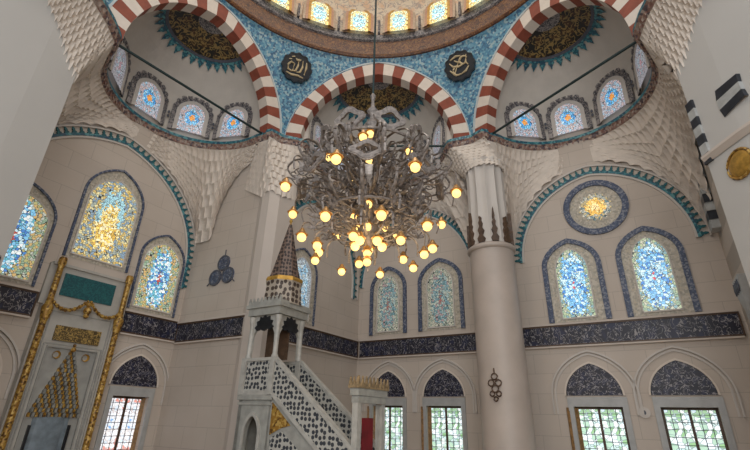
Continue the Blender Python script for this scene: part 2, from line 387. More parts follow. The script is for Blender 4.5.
# lunettes: inscription panels with a moulded pointed arch over them
def lunette(loc, rz, w, label, h=.95):
    e = empty('calligraphy_lunette', loc, rz); tag(e, label, 'calligraphy panel', 'calligraphy lunettes over the lower windows')
    p = arch_pts(w, 0, h, 20, e=.5 * w)
    b = MB(); poly_face(b, p, -.03); b.band(p, [(x * .98, z * .98) for x, z in p], -.03, 0); b.build('panel', M['lunette'], e)
    q = arch_pts(w + .05, 0, h + .06, 20, e=.5 * w)
    b = MB(); b.band(p, q, -.06, 0); b.build('rim', M['cream'], e)
    b = MB()
    for k, d in ((.30, .035), (.40, .07)):
        q0 = arch_pts(w + k, -.02, h + k * .95, 20, e=.5 * w, leg=-.55); q1 = arch_pts(w + k + .05, -.02, h + k * .95 + .06, 20, e=.5 * w, leg=-.55)
        b.band(q0, q1, -d, 0)
    m = b.build('trim_9', M['white'], loc=loc, rz=rz); struct(m)
lunette(side(-1.62, 2.42), RZ_SIDE, .80, 'navy calligraphy lunette over the window just right of the round column')
lunette(side(.70, 2.42), RZ_SIDE, .80, 'navy calligraphy lunette over the rightmost lower window')
lunette(side(-9.05, 2.42, 16.1), RZ_SIDE, .76, 'navy calligraphy lunette partly behind the gilt cresting of the pulpit gate')
lunette(side(-6.70, 2.42, 16.1), RZ_SIDE, .80, 'navy calligraphy lunette over the window just left of the round column')
lunette(qib(2.2, 2.42), RZ_QIB, .80, 'navy calligraphy lunette over the window right of the gilded mihrab')
lunette(qib(-2.35, 2.42), RZ_QIB, .80, 'calligraphy lunette at the left picture edge, left of the gilded mihrab')

# friezes
def frieze(loc, rz, x0, x1, z0, z1, label, ends=True):
    e = empty('calligraphy_frieze', loc, rz); tag(e, label, 'calligraphy frieze', 'navy script friezes round the walls')
    MB().box(x0, x1, -.06, 0, z0 + .05, z1 - .05).build('panel', M['frieze'], e)
    b = MB(); b.box(x0, x1, -.085, 0, z0, z0 + .05); b.box(x0, x1, -.085, 0, z1 - .05, z1)
    if ends: b.box(x1, x1 + .04, -.085, 0, z0, z1)
    b.build('border', M['darkwood'], e)
    b = MB(); b.box(x0, x1, -.12, 0, z1, z1 + .06); b.box(x0, x1, -.10, 0, z0 - .05, z0)
    b.build('moulding', M['plaster'], e)
ZF0, ZF1 = 3.95, 4.63
frieze(side(0, 0), RZ_SIDE, -3.55, 2.45, ZF0, ZF1, 'long navy frieze of white script on the wall right of the round column')
frieze(side(0, 0, 16.1), RZ_SIDE, -10.45, -5.2, ZF0, ZF1, 'navy script frieze between the chandelier corner and the round column')
frieze(W(-10.6, 16.0, 0), RZ_QIB, -5.2, 0, ZF0, ZF1, 'navy script frieze seen behind the pulpit, running into the corner')
frieze(W(0, 10.1, 0), RZ_SIDE, -14.5, -10.9, ZF0, ZF1, 'navy script frieze below the blue three-disc wall ornament')
frieze(qib(0, 0), RZ_QIB, 1.27, 3.3, 4.0, 4.70, 'navy script frieze between the gilded mihrab and the recess corner')
frieze(qib(0, 0), RZ_QIB, -3.9, -1.32, 4.0, 4.70, 'short navy script frieze left of the gilded mihrab')

# tooth-edged arches on the walls
def tooth_arch(name, loc, rz, w, zs, rise, leg, nt, e_=None):
    P = arch_pts(w, zs, rise, 64, leg=leg, e=e_)
    # resample evenly
    L = [0]
    for i in range(1, len(P)): L.append(L[-1] + math.dist(P[i], P[i - 1]))
    def at(s):
        s = max(0, min(L[-1], s))
        for i in range(1, len(P)):
            if s <= L[i] + 1e-9:
                k = (s - L[i - 1]) / max(L[i] - L[i - 1], 1e-9); return (P[i - 1][0] + (P[i][0] - P[i - 1][0]) * k, P[i - 1][1] + (P[i][1] - P[i - 1][1]) * k)
    pts = [at(L[-1] * i / 96) for i in range(97)]
    def off(i, d):
        a, c = pts[max(i - 1, 0)], pts[min(i + 1, 96)]; dx, dz = c[0] - a[0], c[1] - a[1]; l = math.hypot(dx, dz)
        return (pts[i][0] - dz / l * d, pts[i][1] + dx / l * d)
    b = MB()
    b.band(pts, [off(i, .09) for i in range(97)], -.07, 0, mi=0)
    b.band([off(i, .30) for i in range(97)], [off(i, .36) for i in range(97)], -.07, 0, mi=2)
    b.band([off(i, -.07) for i in range(97)], pts, -.05, 0, mi=2)
    for k in range(nt):                                    # small cypress-shaped teeth
        s = L[-1] * (k + .5) / nt; p = at(s); q = at(min(s + .02, L[-1])); o = at(max(s - .02, 0))
        dx, dz = q[0] - o[0], q[1] - o[1]; l = math.hypot(dx, dz) or 1; dx /= l; dz /= l; nx, nz = -dz, dx
        sh = [(-.05, .07), (-.075, .13), (-.03, .17), (-.045, .21), (0, .33), (.045, .21), (.03, .17), (.075, .13), (.05, .07)]
        b.prism([(p[0] + dx * u + nx * v, p[1] + dz * u + nz * v) for u, v in sh], -.05, 0, 1)
    return struct(b.build(name, [M['teal'], M['tealp'], M['white']], loc=loc, rz=rz))
tooth_arch('trim_2', side(-.58, 0), RZ_SIDE, 2.68, 7.05, 2.98, 7.0, 42)
tooth_arch('trim_3', side(-7.85, 0, 16.1), RZ_SIDE, 2.58, 7.1, 2.98, 7.0, 42)
tooth_arch('trim_4', qib(-.15, 0), RZ_QIB, 3.28, 6.9, 3.5, 5.95, 54, .55)
tooth_arch('trim_5', W(-10.6, 13.1, 0), RZ_QIB, 2.42, 7.0, 2.9, 6.4, 34)

# ------------------------------------------------------------------ bays: arch, half dome, drum windows
AW, ZS, RISE, TK = 3.10, 11.7, 3.52, .62
BAYS = [(0.0, (0.0, 14.5)), (R(54.5), (-5.83, 11.55)), (R(-54.5), (5.83, 11.55))]
def bayco(i, x, y, z=0):
    a, (ox, oy) = BAYS[i]; return Vector((ox + x * cos(a) - y * sin(a), oy + x * sin(a) + y * cos(a), z))
DR = 2.82; DY = .57
HV, HE = 1.2, 2.5
def rprof(h): return DR * (1 if h < HV else math.sqrt(max(1 - ((h - HV) / HE) ** 2, 0)))
def hprof(r): return HV + HE * math.sqrt(max(1 - (r / DR) ** 2, 0))
# arches
NV = 25
inner = arch_pts(AW, ZS, RISE, NV * 2 - 2 + 0); 
def arch_sample(w, rise, n):
    P = arch_pts(w, ZS, rise, 120); L = [0]
    for i in range(1, len(P)): L.append(L[-1] + math.dist(P[i], P[i - 1]))
    out = []
    for k in range(n + 1):
        s = L[-1] * k / n
        for i in range(1, len(P)):
            if s <= L[i] + 1e-6:
                q = (s - L[i - 1]) / max(L[i] - L[i - 1], 1e-9); out.append((P[i - 1][0] + (P[i][0] - P[i - 1][0]) * q, P[i - 1][1] + (P[i][1] - P[i - 1][1]) * q)); break
    return out
AI = [arch_sample(w_, RISE, NV * 2) for w_ in (AW, AW - .36, AW - .36)]; AO = [arch_sample(w_ + TK, RISE + TK, NV * 2) for w_ in (AW, AW - .36, AW - .36)]
labels = ['red and cream striped pointed arch straight ahead behind the chandelier', 'red and cream striped arch on the left, over the gilded mihrab recess', 'red and cream striped arch on the right, right of the round column']
arch_me = None
for i, (a, (ox, oy)) in enumerate(BAYS):
    e = empty('striped_arch', (ox, oy, 0), a); tag(e, labels[i], 'arch', 'red and cream arches under the dome')
    ai, ao = AI[i], AO[i]
    b = MB(); b.band(ai, ao, 0, .48, alt=lambda k: (k // 2) % 2); b.build('voussoirs', [M['red'], M['cream']], e)
    b = MB(); b.band([(x, z) for x, z in ao], [(x * 1.025, ZS + (z - ZS) * 1.02) for x, z in ao], -.03, .1); b.build('edging', M['pale_blue_edge'], e)
# half domes
cap_h = 2.62
def hd_prof(h0, h1, n): return [(max(rprof(h0 + (h1 - h0) * j / n), .0), ZS + .0 + h0 + (h1 - h0) * j / n) for j in range(n + 1)]
for i, (a, (ox, oy)) in enumerate(BAYS):
    b = MB(); pr = [(DR, ZS), (DR, ZS + HV)] + [(DR * cos(PI / 2 * j / 25), ZS + HV + HE * sin(PI / 2 * j / 25)) for j in range(1, 26)]
    b.lathe(pr, 48, -.0, PI, 0, DY)
    for s in (-1, 1):                                       # short barrel that meets the arch
        b.add([(s * r, y, z) for r, z in pr for y in (DY, .3)], [(2 * j, 2 * j + 1, 2 * j + 3, 2 * j + 2) for j in range(26)])
    ol = [Vector((-x, 0, z)) for x, z in pr] + [Vector((x, 0, z)) for x, z in reversed(pr[:-1])]
    L_ = [0]
    for q in range(1, len(ol)): L_.append(L_[-1] + (ol[q] - ol[q - 1]).length)
    inn = []
    for k in range(NV * 2 + 1):
        t_ = L_[-1] * k / (NV * 2); q = 1
        while q < len(ol) - 1 and t_ > L_[q]: q += 1
        v_ = ol[q - 1].lerp(ol[q], (t_ - L_[q - 1]) / max(L_[q] - L_[q - 1], 1e-9)); inn.append((v_.x * .995, v_.z))
    b.band(inn, [(x * .99, z - .02) for x, z in AO[i]], .44, .50)      # front wall closing the shell against the arch
    struct(b.build('ceiling', M['dome'], loc=(ox, oy, 0), rz=a, smooth=False))
    # ornament of the crown
    lab = ['round black and gold calligraphy ornament in the half dome directly above the chandelier',
           'round black and gold calligraphy ornament in the left half dome', 'round black and gold calligraphy ornament in the right half dome']
    e = empty('ceiling_roundel', (ox, oy, ZS), a); tag(e, lab[i], 'ceiling ornament', 'round ornaments in the half domes')
    hs = [h for h in [3.62 * (1 - ((1 - k / 60) ** 2)) for k in range(61)]]
    def shell(rmax, rmin, off, seg=64, a0=-.0, a1=PI):
        ns = 14; P = []
        for j in range(ns + 1):
            r = rmax + (rmin - rmax) * j / ns
            h = hprof(r)
            P.append((r, h - off))
        m = MB().lathe(P, seg, a0, a1, 0, DY); return m
    rd = 1.72 if i == 0 else 1.50
    shell(rd, .50, .05).build('script_disc', M['roundel'], e, smooth=True)
    shell(.50, .02, .06).build('centre_boss', M['grey_orn'], e, smooth=True)
    shell(rd + .08, rd - .02, .09).build('rim', M['darkline'], e, smooth=True)
    b = MB()
    nT = 17
    def sp(r, an, off=.06):
        h = hprof(r); return (r * .985 * cos(an), DY + r * .985 * sin(an), h - off)
    for k in range(nT):
        c = PI * (k + .5) / nT; hw = PI / nT * .48
        prof = [(1.70, 1.03), (1.80, 1.03), (1.84, .62), (1.89, .80), (1.97, .36), (2.08, .03)]
        vs = []; fs = []
        for r, w_ in prof:
            r += rd - 1.62
            vs += [sp(r, c - hw * w_), sp(r, c), sp(r, c + hw * w_)]
        for j in range(len(prof) - 1):
            fs += [(3 * j, 3 * j + 1, 3 * j + 4, 3 * j + 3), (3 * j + 1, 3 * j + 2, 3 * j + 5, 3 * j + 4)]
        b.add(vs, fs)
    b.build('star_fringe', M['teal'], e)
# drum windows: one modelled, then copied
def drum_window(glass):
    e = struct(empty(wname(), (0, 0, 0)))
    w, h = .46, 1.25
    p = arch_pts(w, .80, .42, 20, leg=.05, e=.1); q = arch_pts(w + .07, .80, .50, 20, leg=.05, e=.1); r = arch_pts(w + .22, .80, .72, 20, leg=.05, e=.3)
    g = MB(); poly_face(g, [(x * .88, (z - .65) * .93) for x, z in p], 0); g.build('glass', M[glass], e, loc=(0, -.06, .65))
    g = MB(); g.band([(x * .88, .65 + (z - .65) * .93) for x, z in p], q, -.08, 0); g.build('pale_frame', M['white'], e)
    g = MB()
    g.band(q, r, -.06, 0)
    for k in range(9):                                       # leafy cresting
        an = PI * (k + .5) / 9; cx, cz = .6 * cos(an), .85 + .62 * sin(an)
        g.prism([(cx + .085 * cos(t), cz + .085 * sin(t)) for t in [2 * PI * j / 8 for j in range(8)]], -.09, -.02)
    g.prism([(-.10, 1.52), (-.12, 1.60), (-.03, 1.66), (0, 1.80), (.03, 1.66), (.12, 1.60), (.10, 1.52)], -.08, -.02)
    g.prism([(-.10, .3), (-.02, .45), (-.10, .6)], -.02, 0) if False else None
    g.build('leafy_surround', M['grey_orn'], e)
    return e
protoA, protoB = drum_window('g_drum'), drum_window('g_pale')
first = {0: True, 1: True}
for i, (a, (ox, oy)) in enumerate(BAYS):
    for k, deg in enumerate(((-76, -38, 0, 38, 76), (-62, -26, 11, 49, 82), (62, 26, -11, -49, -82))[i]):
        an = R(90 + deg); r = DR - .17
        pale = (i == 0) or k > 2 and abs(deg) > 40
        p = bayco(i, r * cos(an), DY + r * sin(an), ZS + .12)
        src = protoB if pale else protoA
        if first[pale]: o = src; first[pale] = False; o.location = p; o.rotation_euler.z = a + R(deg)
        else: o = copy_tree(src, p, a + R(deg)); o.name = wname()
        # tilt with the shell
        o.rotation_euler.x = R(-3); o.scale = (1.16, 1, 1.30)
# little flower marks between the drum windows
for i in range(3):
    a = BAYS[i][0]
    for deg in ((-57, -19, 19, 57), (-44, -7.5, 30, 66), (44, 7.5, -30, -66))[i]:
        an = R(90 + deg); r = DR - .10
        b = MB()
        for c in (0, .18): b.prism([(.05 * cos(t), .72 + c + .075 * sin(t)) for t in [2 * PI * j / 8 for j in range(8)]], -.02, .0)
        struct(b.build('trim_10', M['darkline'], loc=bayco(i, r * cos(an), DY + r * sin(an), ZS), rz=a + R(deg)))
# tie rods
rl = ['dark iron tie rod straight ahead, crossing behind the chandelier', 'dark iron tie rod slanting across the left half dome', 'dark iron tie rod slanting across the right half dome']
for i, (a, (ox, oy)) in enumerate(BAYS):
    o = MB().tube([(-3.0, 0, 0), (3.0, 0, 0)], .045, 8).build('tie_rod', M['iron'], loc=(ox, oy, ZS - .02) if i else (ox, oy, ZS - .02), rz=a)
    o.location = bayco(i, 0, .30, ZS + .02); tag(o, rl[i], 'tie rod', 'iron tie rods across the arches')

# ------------------------------------------------------------------ cornice line and stalactite zones
def circ_path(i, n=36):
    return [bayco(i, DR * cos(PI - PI * k / n), DY + DR * sin(PI - PI * k / n)) for k in range(n + 1)]
pathL = [Vector((-7.25, 4.5, 0)), Vector((-7.25, 7.6, 0)), Vector((-7.35, 8.55, 0)), bayco(1, -2.93, -.05)] + circ_path(1) + [bayco(1, 2.93, 0.0)]
pillA = [Vector((-4.12, 13.75, 0)), Vector((-3.75, 14.2, 0))]
mid = [bayco(0, -2.93, 0)] + circ_path(0) + [bayco(0, 2.93, 0)]
pillB = [Vector((3.75, 14.2, 0)), Vector((4.12, 13.75, 0))]
pathR = [bayco(2, -2.93, 0.0)] + circ_path(2) + [bayco(2, 2.93, -.05), Vector((7.35, 8.55, 0)), Vector((7.25, 7.6, 0)), Vector((7.25, 4.5, 0))]
CP = pathL + pillA + mid + pillB + pathR
def inward(P, i):
    a, c = P[max(i - 1, 0)], P[min(i + 1, len(P) - 1)]; d = (c - a).normalized(); return Vector((d.y, -d.x, 0))   # to the right of travel = towards the hall
def sweep(P, prof, mats, name, mi=None):
    b = MB(); n = len(prof)
    vs = []
    for i, p in enumerate(P):
        w = inward(P, i)
        for (u, z) in prof: vs.append(p + w * u + Vector((0, 0, z)))
    for i in range(len(P) - 1):
        for k in range(n - 1):
            b.add([vs[i * n + k], vs[i * n + k + 1], vs[(i + 1) * n + k + 1], vs[(i + 1) * n + k]], [(0, 1, 2, 3)], mi[k] if mi else 0)
    return struct(b.build(name, mats))
def resample(P, n):
    L = [0]
    for i in range(1, len(P)): L.append(L[-1] + (P[i] - P[i - 1]).length)
    out = []
    j = 1
    for k in range(n + 1):
        s = L[-1] * k / n
        while j < len(P) - 1 and s > L[j]: j += 1
        out.append(P[j - 1].lerp(P[j], (s - L[j - 1]) / max(L[j] - L[j - 1], 1e-9)))
    return out
CPd = resample(CP, 420)
sweep(CPd, [(-.12, 11.78), (.14, 11.76), (.16, 11.62), (.06, 11.56), (.04, 11.50), (-.05, 11.40)], [M['teal'], M['rust']], 'trim_1', [0, 0, 1, 1, 1])
b = MB()                                                   # hanging bead teeth under the cornice
for i in range(0, 420, 2):
    p = CPd[i]; w = inward(CPd, i); d = Vector((-w.y, w.x, 0))
    q = p + w * .10
    b.add([q - d * .06 + Vector((0, 0, 11.58)), q + d * .06 + Vector((0, 0, 11.58)), q + Vector((0, 0, 11.42)) , q - w * .1 + Vector((0, 0, 11.55))], [(0, 1, 2), (0, 2, 3), (1, 3, 2)])
struct(b.build('trim_6', M['rust']))
# small ledge top inside the bays so the cornice carries the drum
def muq(name, top, bot, tiers, cells, amp=.16, flange=None, centre=None):
    """tiers of concave cells hanging between an upper and a lower line"""
    b = MB(); sub = 6; nc = cells * sub
    T = resample(top, nc); Bt = resample(bot, nc)
    RR = 5
    rows = []
    for j in range(tiers):
        s0, s1 = j / tiers, (j + 1) / tiers
        for r in range(RR + 1):
            v = 1 - r / RR                                     # 1 = top of the tier
            row = []
            for i in range(nc + 1):
                fu = ((i / sub) + (.5 if j % 2 else 0)) % 1.0
                sc = sin(PI * fu) ** .7
                vh = v ** 1.1 * (1 - sc) + v ** 3.2 * sc          # how far the cell has leaned in
                sh = s1 - (s1 - s0) * vh
                t, q = T[i], Bt[i]
                out = Vector((q.x - t.x, q.y - t.y, 0))
                if out.length < .25: out = Vector((t.x - centre.x, t.y - centre.y, 0)) if centre else out
                if out.length > 1e-6: out.normalize()
                xy = Vector((t.x + (q.x - t.x) * sh, t.y + (q.y - t.y) * sh, 0)) + out * (amp * sc * (1 - v ** 4) - amp * .2)
                z = t.z + (q.z - t.z) * (s1 - (s1 - s0) * v)
                # cell tips hang a little lower between the niches
                z -= (1 - sc) * .05 * (1 - v)
                row.append(Vector((xy.x, xy.y, z)))
            rows.append(row)
    if flange:
        rows.append([Vector((f.x, f.y, r.z + .02)) for f, r in zip(resample(flange, nc), rows[-1])])
    vs = [p for r in rows for p in r]; w = nc + 1
    b.add(vs, [(j * w + i, j * w + i + 1, (j + 1) * w + i + 1, (j + 1) * w + i) for j in range(len(rows) - 1) for i in range(nc)])
    return struct(b.build(name, M['muq']))
def niche_bottom(i, poly, zfun, n=120, inset=.12):
    """cast rays from the drum centre to the recess walls; poly in (t,n) with per-side arch height functions"""
    c = bayco(i, 0, DY); top = []; bot = []
    P2 = [W(t, n_) for t, n_ in poly]
    for k in range(n + 1):
        an = PI - PI * k / n; p = bayco(i, DR * cos(an), DY + DR * sin(an)); d = (p - c).normalized(); best = None
        for s in range(len(P2) - 1):
            a, q = P2[s], P2[s + 1]; ev = q - a; den = d.x * ev.y - d.y * ev.x
            if abs(den) < 1e-9: continue
            u = ((a.x - c.x) * ev.y - (a.y - c.y) * ev.x) / den; v = ((a.x - c.x) * d.y - (a.y - c.y) * d.x) / den
            if u > 0 and -1e-6 <= v <= 1 + 1e-6 and (best is None or u < best[0]): best = (u, s, v * ev.length, ev.length)
        u, s, l, L = best
        z = zfun(s, l, L)
        pt = c + d * max(u - inset, DR - .02); bot.append(Vector((pt.x, pt.y, z)))
        top.append(Vector((p.x, p.y, 11.44)))
    return top, bot, c
def az(c, w, zs, rise): return lambda l: zs + pf(min(abs(l - c), w), w, rise)
# left recess sides in order of travel (C end -> A end)
def zl(s, l, L):
    if s == 0: return az(L / 2 + .1, 1.7, 7.6, 2.9)(l)
    if s == 1: return 6.9 + pf(min(abs(l - (NQ - .15 - 3.0)), 3.75), 3.75, 3.95, .55)
    return az(L / 2, 1.8, 7.8, 3.0)(l)
t_, b_, c_ = niche_bottom(1, [(-9.5, 3.0), (-14.6, 3.0), (-14.6, 10.1), (-9.0, 10.1)], zl)
muq('ceiling', t_, b_, 8, 40, .09, centre=c_)
def zc(s, l, L):
    if s == 0: return 7.1 + pf(min(abs(l - (13.1 - 9.0)), 2.8), 2.8, 3.3)
    if s == 1: return 7.1 + pf(min(abs((l - 10.6) - (-7.85)), 2.95), 2.95, 3.4)
    return 8.6
t_, b_, c_ = niche_bottom(0, [(-10.6, 9.0), (-10.6, 16.1), (-4.3, 16.1), (-4.3, 10)], zc)
muq('ceiling', t_, b_, 8, 40, .09, centre=c_)
def zr(s, l, L):
    if s == 0: return 8.7
    if s == 1: return 7.1 + pf(min(abs((l - 3.7) - (-.58)), 3.05), 3.05, 3.45)
    return az(L * .35, 1.7, 7.8, 2.6)(l)
t_, b_, c_ = niche_bottom(2, [(-3.7, 11), (-3.7, 15.9), (2.6, 15.9), (2.6, 8)], zr)
muq('ceiling', t_, b_, 8, 40, .09, centre=c_)

# columns with carved capitals
def column(x, y, label, rzc):
    e = empty('column', (x, y, 0), rzc); tag(e, label, 'column')
    b = MB(); b.lathe([(.98, 0), (.98, .25), (.88, .34), (.78, .5), (.755, .55), (.745, 7.0), (.745, 7.02)], 40); b.build('shaft', M['column'], e, smooth=True)
    b = MB(); b.lathe([(.74, 6.96), (.80, 6.98), (.83, 7.03), (.83, 7.10), (.78, 7.14), (.74, 7.18), (.5, 7.2)], 40); b.build('collar', M['column'], e, smooth=True)
    b = MB(); k = 12
    for j in range(k):                                        # fluted upper shaft
        pass
    prof = []
    n = 96
    ring = lambda r, z, d: [( (r - d * abs(sin(k * a / 2)) ) * cos(a), (r - d * abs(sin(k * a / 2))) * sin(a), z) for a in [2 * PI * i / n for i in range(n)]]
    zz = [(7.12, .74, .03), (7.4, .72, .05), (8.8, .67, .07), (9.9, .67, .07), (10.6, .70, .1)]
    vs = [v for z, r, d in zz for v in ring(r, z, d)]
    b.add(vs, [(j * n + i, j * n + (i + 1) % n, (j + 1) * n + (i + 1) % n, (j + 1) * n + i) for j in range(len(zz) - 1) for i in range(n)])
    b.build('fluted_neck', M['white'], e)
    b = MB()
    for j in range(10):                                       # dark cypress ornaments round the neck
        a = 2 * PI * (j + .5) / 10; s0 = len(b.v)
        prof = [(-.10, 7.18), (-.13, 7.32), (-.05, 7.45), (-.10, 7.62), (-.035, 7.76), (-.06, 7.9), (-.02, 8.0), (-.035, 8.12), (0, 8.45 if j % 2 else 8.15)]
        b.prism(prof + [(-x, z) for x, z in reversed(prof[:-1])], -.79, -.66)
        b.xf(Matrix.Rotation(a, 4, 'Z'), s0)
    b.build('cypress_ornament', M['darkwood'], e)
    return e
PA = [W(-11.3, 10.11), W(-11.0, 9.98), W(-10.65, 9.98), W(-10.40, 10.25), W(-10.40, 11.1), W(-10.6, 11.3), W(-11.3, 11.3)]
b = MB(); n_ = len(PA); b.add([(p.x, p.y, z) for z in (0, 9.35) for p in PA], [tuple(range(n_)), tuple(range(2 * n_ - 1, n_ - 1, -1))] + [(i, (i + 1) % n_, n_ + (i + 1) % n_, n_ + i) for i in range(n_)])
struct(b.build('wall_left', M['plaster']))
colB = column(4.13, 14.45, 'round beige marble column right of centre with a fluted white neck', R(18))
for sx, pth in ((-1, None), (1, None)):
    c = Vector((sx * 4.13, 14.45, 0))
    if sx < 0: tp = [bayco(1, DR, DY), bayco(1, 2.93, 0), *pillA, bayco(0, -2.93, 0), bayco(0, -DR, DY)]
    else: tp = [bayco(0, DR * cos(R(25)), DY + DR * sin(R(25))), bayco(0, DR, DY), bayco(0, 2.93, 0), *pillB, bayco(2, -2.93, 0), bayco(2, -DR, DY)]
    tp = [Vector((p.x, p.y, 11.44)) for p in tp]
    a0 = math.atan2(tp[0].y - c.y, tp[0].x - c.x); a1 = math.atan2(tp[-1].y - c.y, tp[-1].x - c.x)
    # travel below the column (towards the hall, -y)
    if sx < 0: a0, a1 = R(178), R(372) - 0
    else: a0, a1 = R(120), R(362)
    if sx < 0: bt = [Vector((p.x, p.y, z)) for p, z in ((W(-12.2, 10.08), 9.7), (W(-11.0, 9.97), 9.0), (W(-10.65, 9.97), 9.2), (W(-10.39, 10.25), 9.0), (W(-10.39, 11.0), 9.2), (W(-10.58, 12.2), 9.8))]
    else: bt = [Vector((c.x + .70 * cos(a0 + (a1 - a0) * k / 24), c.y + .70 * sin(a0 + (a1 - a0) * k / 24), 10.25)) for k in range(25)]
    muq('ceiling', tp, bt, 8, 16, .08)
# piers at the outer ends
def pier(sx, mat):
    P = [Vector((sx * 7.72, 8.60, 0)), Vector((sx * 9.2, 7.9, 0)), Vector((sx * 10.6, 8.0, 0)), Vector((sx * 10.9, 4.0, 0)), Vector((sx * 8.25, 4.2, 0)), Vector((sx * 7.78, 7.6, 0))]
    b = MB(); n = len(P); b.add([(p.x, p.y, z) for z in (0, 12.4) for p in P], [tuple(range(n)), tuple(range(2 * n - 1, n - 1, -1))] + [(i, (i + 1) % n, n + (i + 1) % n, n + i) for i in range(n)])
    return b.build('wall_left' if sx < 0 else 'wall_right', mat)
struct(pier(-1, M['pier'])); struct(pier(1, M['pier']))
for sx in (-1, 1):
    i = 1 if sx < 0 else 2
    tp = [Vector((sx * 7.25, 6.6, 0)), Vector((sx * 7.25, 7.6, 0)), Vector((sx * 7.35, 8.55, 0)), bayco(i, sx * 2.93, -.05), bayco(i, sx * DR, DY), bayco(i, sx * DR * cos(R(20)), DY + DR * sin(R(20)))]
    bt = [Vector((sx * 7.86, 7.0, 10.9)), Vector((sx * 7.80, 7.7, 10.3)), Vector((sx * 7.72, 8.30, 9.7)), Vector((sx * 7.75, 8.66, 9.5)), Vector((sx * 8.3, 8.5, 8.9)), Vector((sx * 9.6, 8.9, 8.6))]
    tp = [Vector((p.x, p.y, 11.44)) for p in tp]
    muq('ceiling', tp, bt, 7, 24, .09, centre=Vector((0, HY, 0)))
# frieze on the left pier, at the picture edge
# right wing: wall perpendicular to the side wall, carrying the black and grey striped arch
b = MB(); b.box(0, .4, -4.2, .1, 0, 12); struct(b.build('wall_right', M['wall'], loc=W(2.6, 15.9), rz=RZ_SIDE))
# ------------------------------------------------------------------ pendentives, ring, dome
def polar(p): return math.atan2(p.x, p.y - HY), math.hypot(p.x, p.y - HY), p.z
def unpolar(a, r, z): return Vector((r * sin(a), HY + r * cos(a), z))
nh = NV
def half(i, s):
    ao = AO[i]                                              # extrados from spring to crown, s=-1 left half, +1 right half
    pts = ao[:nh + 1] if s < 0 else list(reversed(ao[nh:]))
    return [bayco(i, x, 0, z) for x, z in pts]
def mirror_y(L): return [Vector((p.x, 2 * HY - p.y, p.z)) for p in L]
PEND = [(half(1, 1), half(0, -1)), (half(0, 1), half(2, -1)), (half(2, 1), mirror_y(half(2, 1))), (mirror_y(half(1, -1)), half(1, -1))]
def pend_pt(A, Bq, k, f):
    a = polar(A[k]); c = polar(Bq[k]); a0, a1 = a[0], c[0]
    if a1 < a0: a1 += 2 * PI
    return unpolar(a0 + (a1 - a0) * f, a[1] + (c[1] - a[1]) * f, a[2])
for A, Bq in PEND:
    b = MB(); nf = 28; rows = []
    for k in range(nh + 1): rows.append([pend_pt(A, Bq, k, f / nf) for f in range(nf + 1)])
    a = polar(A[-1])[0]; c = polar(Bq[-1])[0]; c += 2 * PI if c < a else 0
    rows.append([unpolar(a + (c - a) * f / nf, 7.0, 16.06) for f in range(nf + 1)])
    w = nf + 1
    b.add([p for r in rows for p in r], [(j * w + i, j * w + i + 1, (j + 1) * w + i + 1, (j + 1) * w + i) for j in range(len(rows) - 1) for i in range(nf)])
    struct(b.build('ceiling', M['blue_mosaic'], smooth=True))
b = MB()
RP = [(7.35, 15.98), (7.0, 15.98), (6.95, 16.05), (6.97, 16.12), (7.02, 16.15), (7.02, 16.88), (6.93, 16.92), (6.90, 17.0)]
b.lathe(RP[:5], 160, cx=0, cy=HY, mi=0); b.lathe(RP[4:6], 160, cx=0, cy=HY, mi=0); b.lathe(RP[5:], 160, cx=0, cy=HY, mi=2)
b.lathe([(6.90, 17.0), (6.90, 17.2), (7.0, 17.22)], 160, cx=0, cy=HY, mi=2)
struct(b.build('trim_7', [M['gold_band'], M['gold'], M['grey_orn']]))
DRR, DZ = 7.0, 17.2
def dprof(h): return DRR * math.sqrt(max(1 - (h / 6.6) ** 2.2, 0))
M['dome_paint'] = script_mat('painted_dome_arabesque', (.68, .57, .43), (.40, .33, .28), 3.2, .03, (.66, .45, .29))
b = MB(); b.lathe([(dprof(6.6 * (1 - (1 - j / 30) ** 2)), DZ + 6.6 * (1 - (1 - j / 30) ** 2)) for j in range(31)], 96, cx=0, cy=HY)
struct(b.build('ceiling', M['dome_paint'], smooth=True))
def dome_window():
    e = struct(empty(wname(), (0, 0, 0)))
    p = arch_pts(.36, 1.12, .38, 20, leg=.05, e=.04)
    g = MB(); poly_face(g, [(x, z - .7) for x, z in p], 0); g.build('glass', M['g_dome'], e, loc=(0, -.10, .70))
    for k, (mt, o) in enumerate((('amber_ring', .0), ('rose_ring', .10), ('pale_ring', .20))):
        q0 = arch_pts(.36 + o, 1.12, .38 + o, 20, leg=.05, e=.04); q1 = arch_pts(.36 + o + .10, 1.12, .38 + o + .10, 20, leg=.05, e=.04)
        g = MB(); g.band(q0, q1, -.13 + .03 * k, 0); g.build(['inner_arch', 'middle_arch', 'outer_arch'][k], M[mt], e)
    return e
M['amber_ring'] = plain('amber_paint', (.72, .42, .12), .6, var=.15, scale=12)
M['rose_ring'] = plain('rose_paint', (.60, .36, .25), .6, var=.12, scale=12)
M['pale_ring'] = plain('sand_paint', (.58, .45, .33), .6, var=.12, scale=12)
dw = dome_window(); fst = True
for k in range(-6, 6):
    a = R(15 * k + 7.5); r = dprof(.2) - .26
    p = unpolar(a, r, DZ - .15)
    o = dw if fst else copy_tree(dw)
    if not fst: o.name = wname()
    fst = False
    o.location = p; o.rotation_euler = (R(-9), 0, -a); o.scale = (1.10, 1, 1.10)
b = MB()                                                     # painted pilasters and scrolls between the dome windows
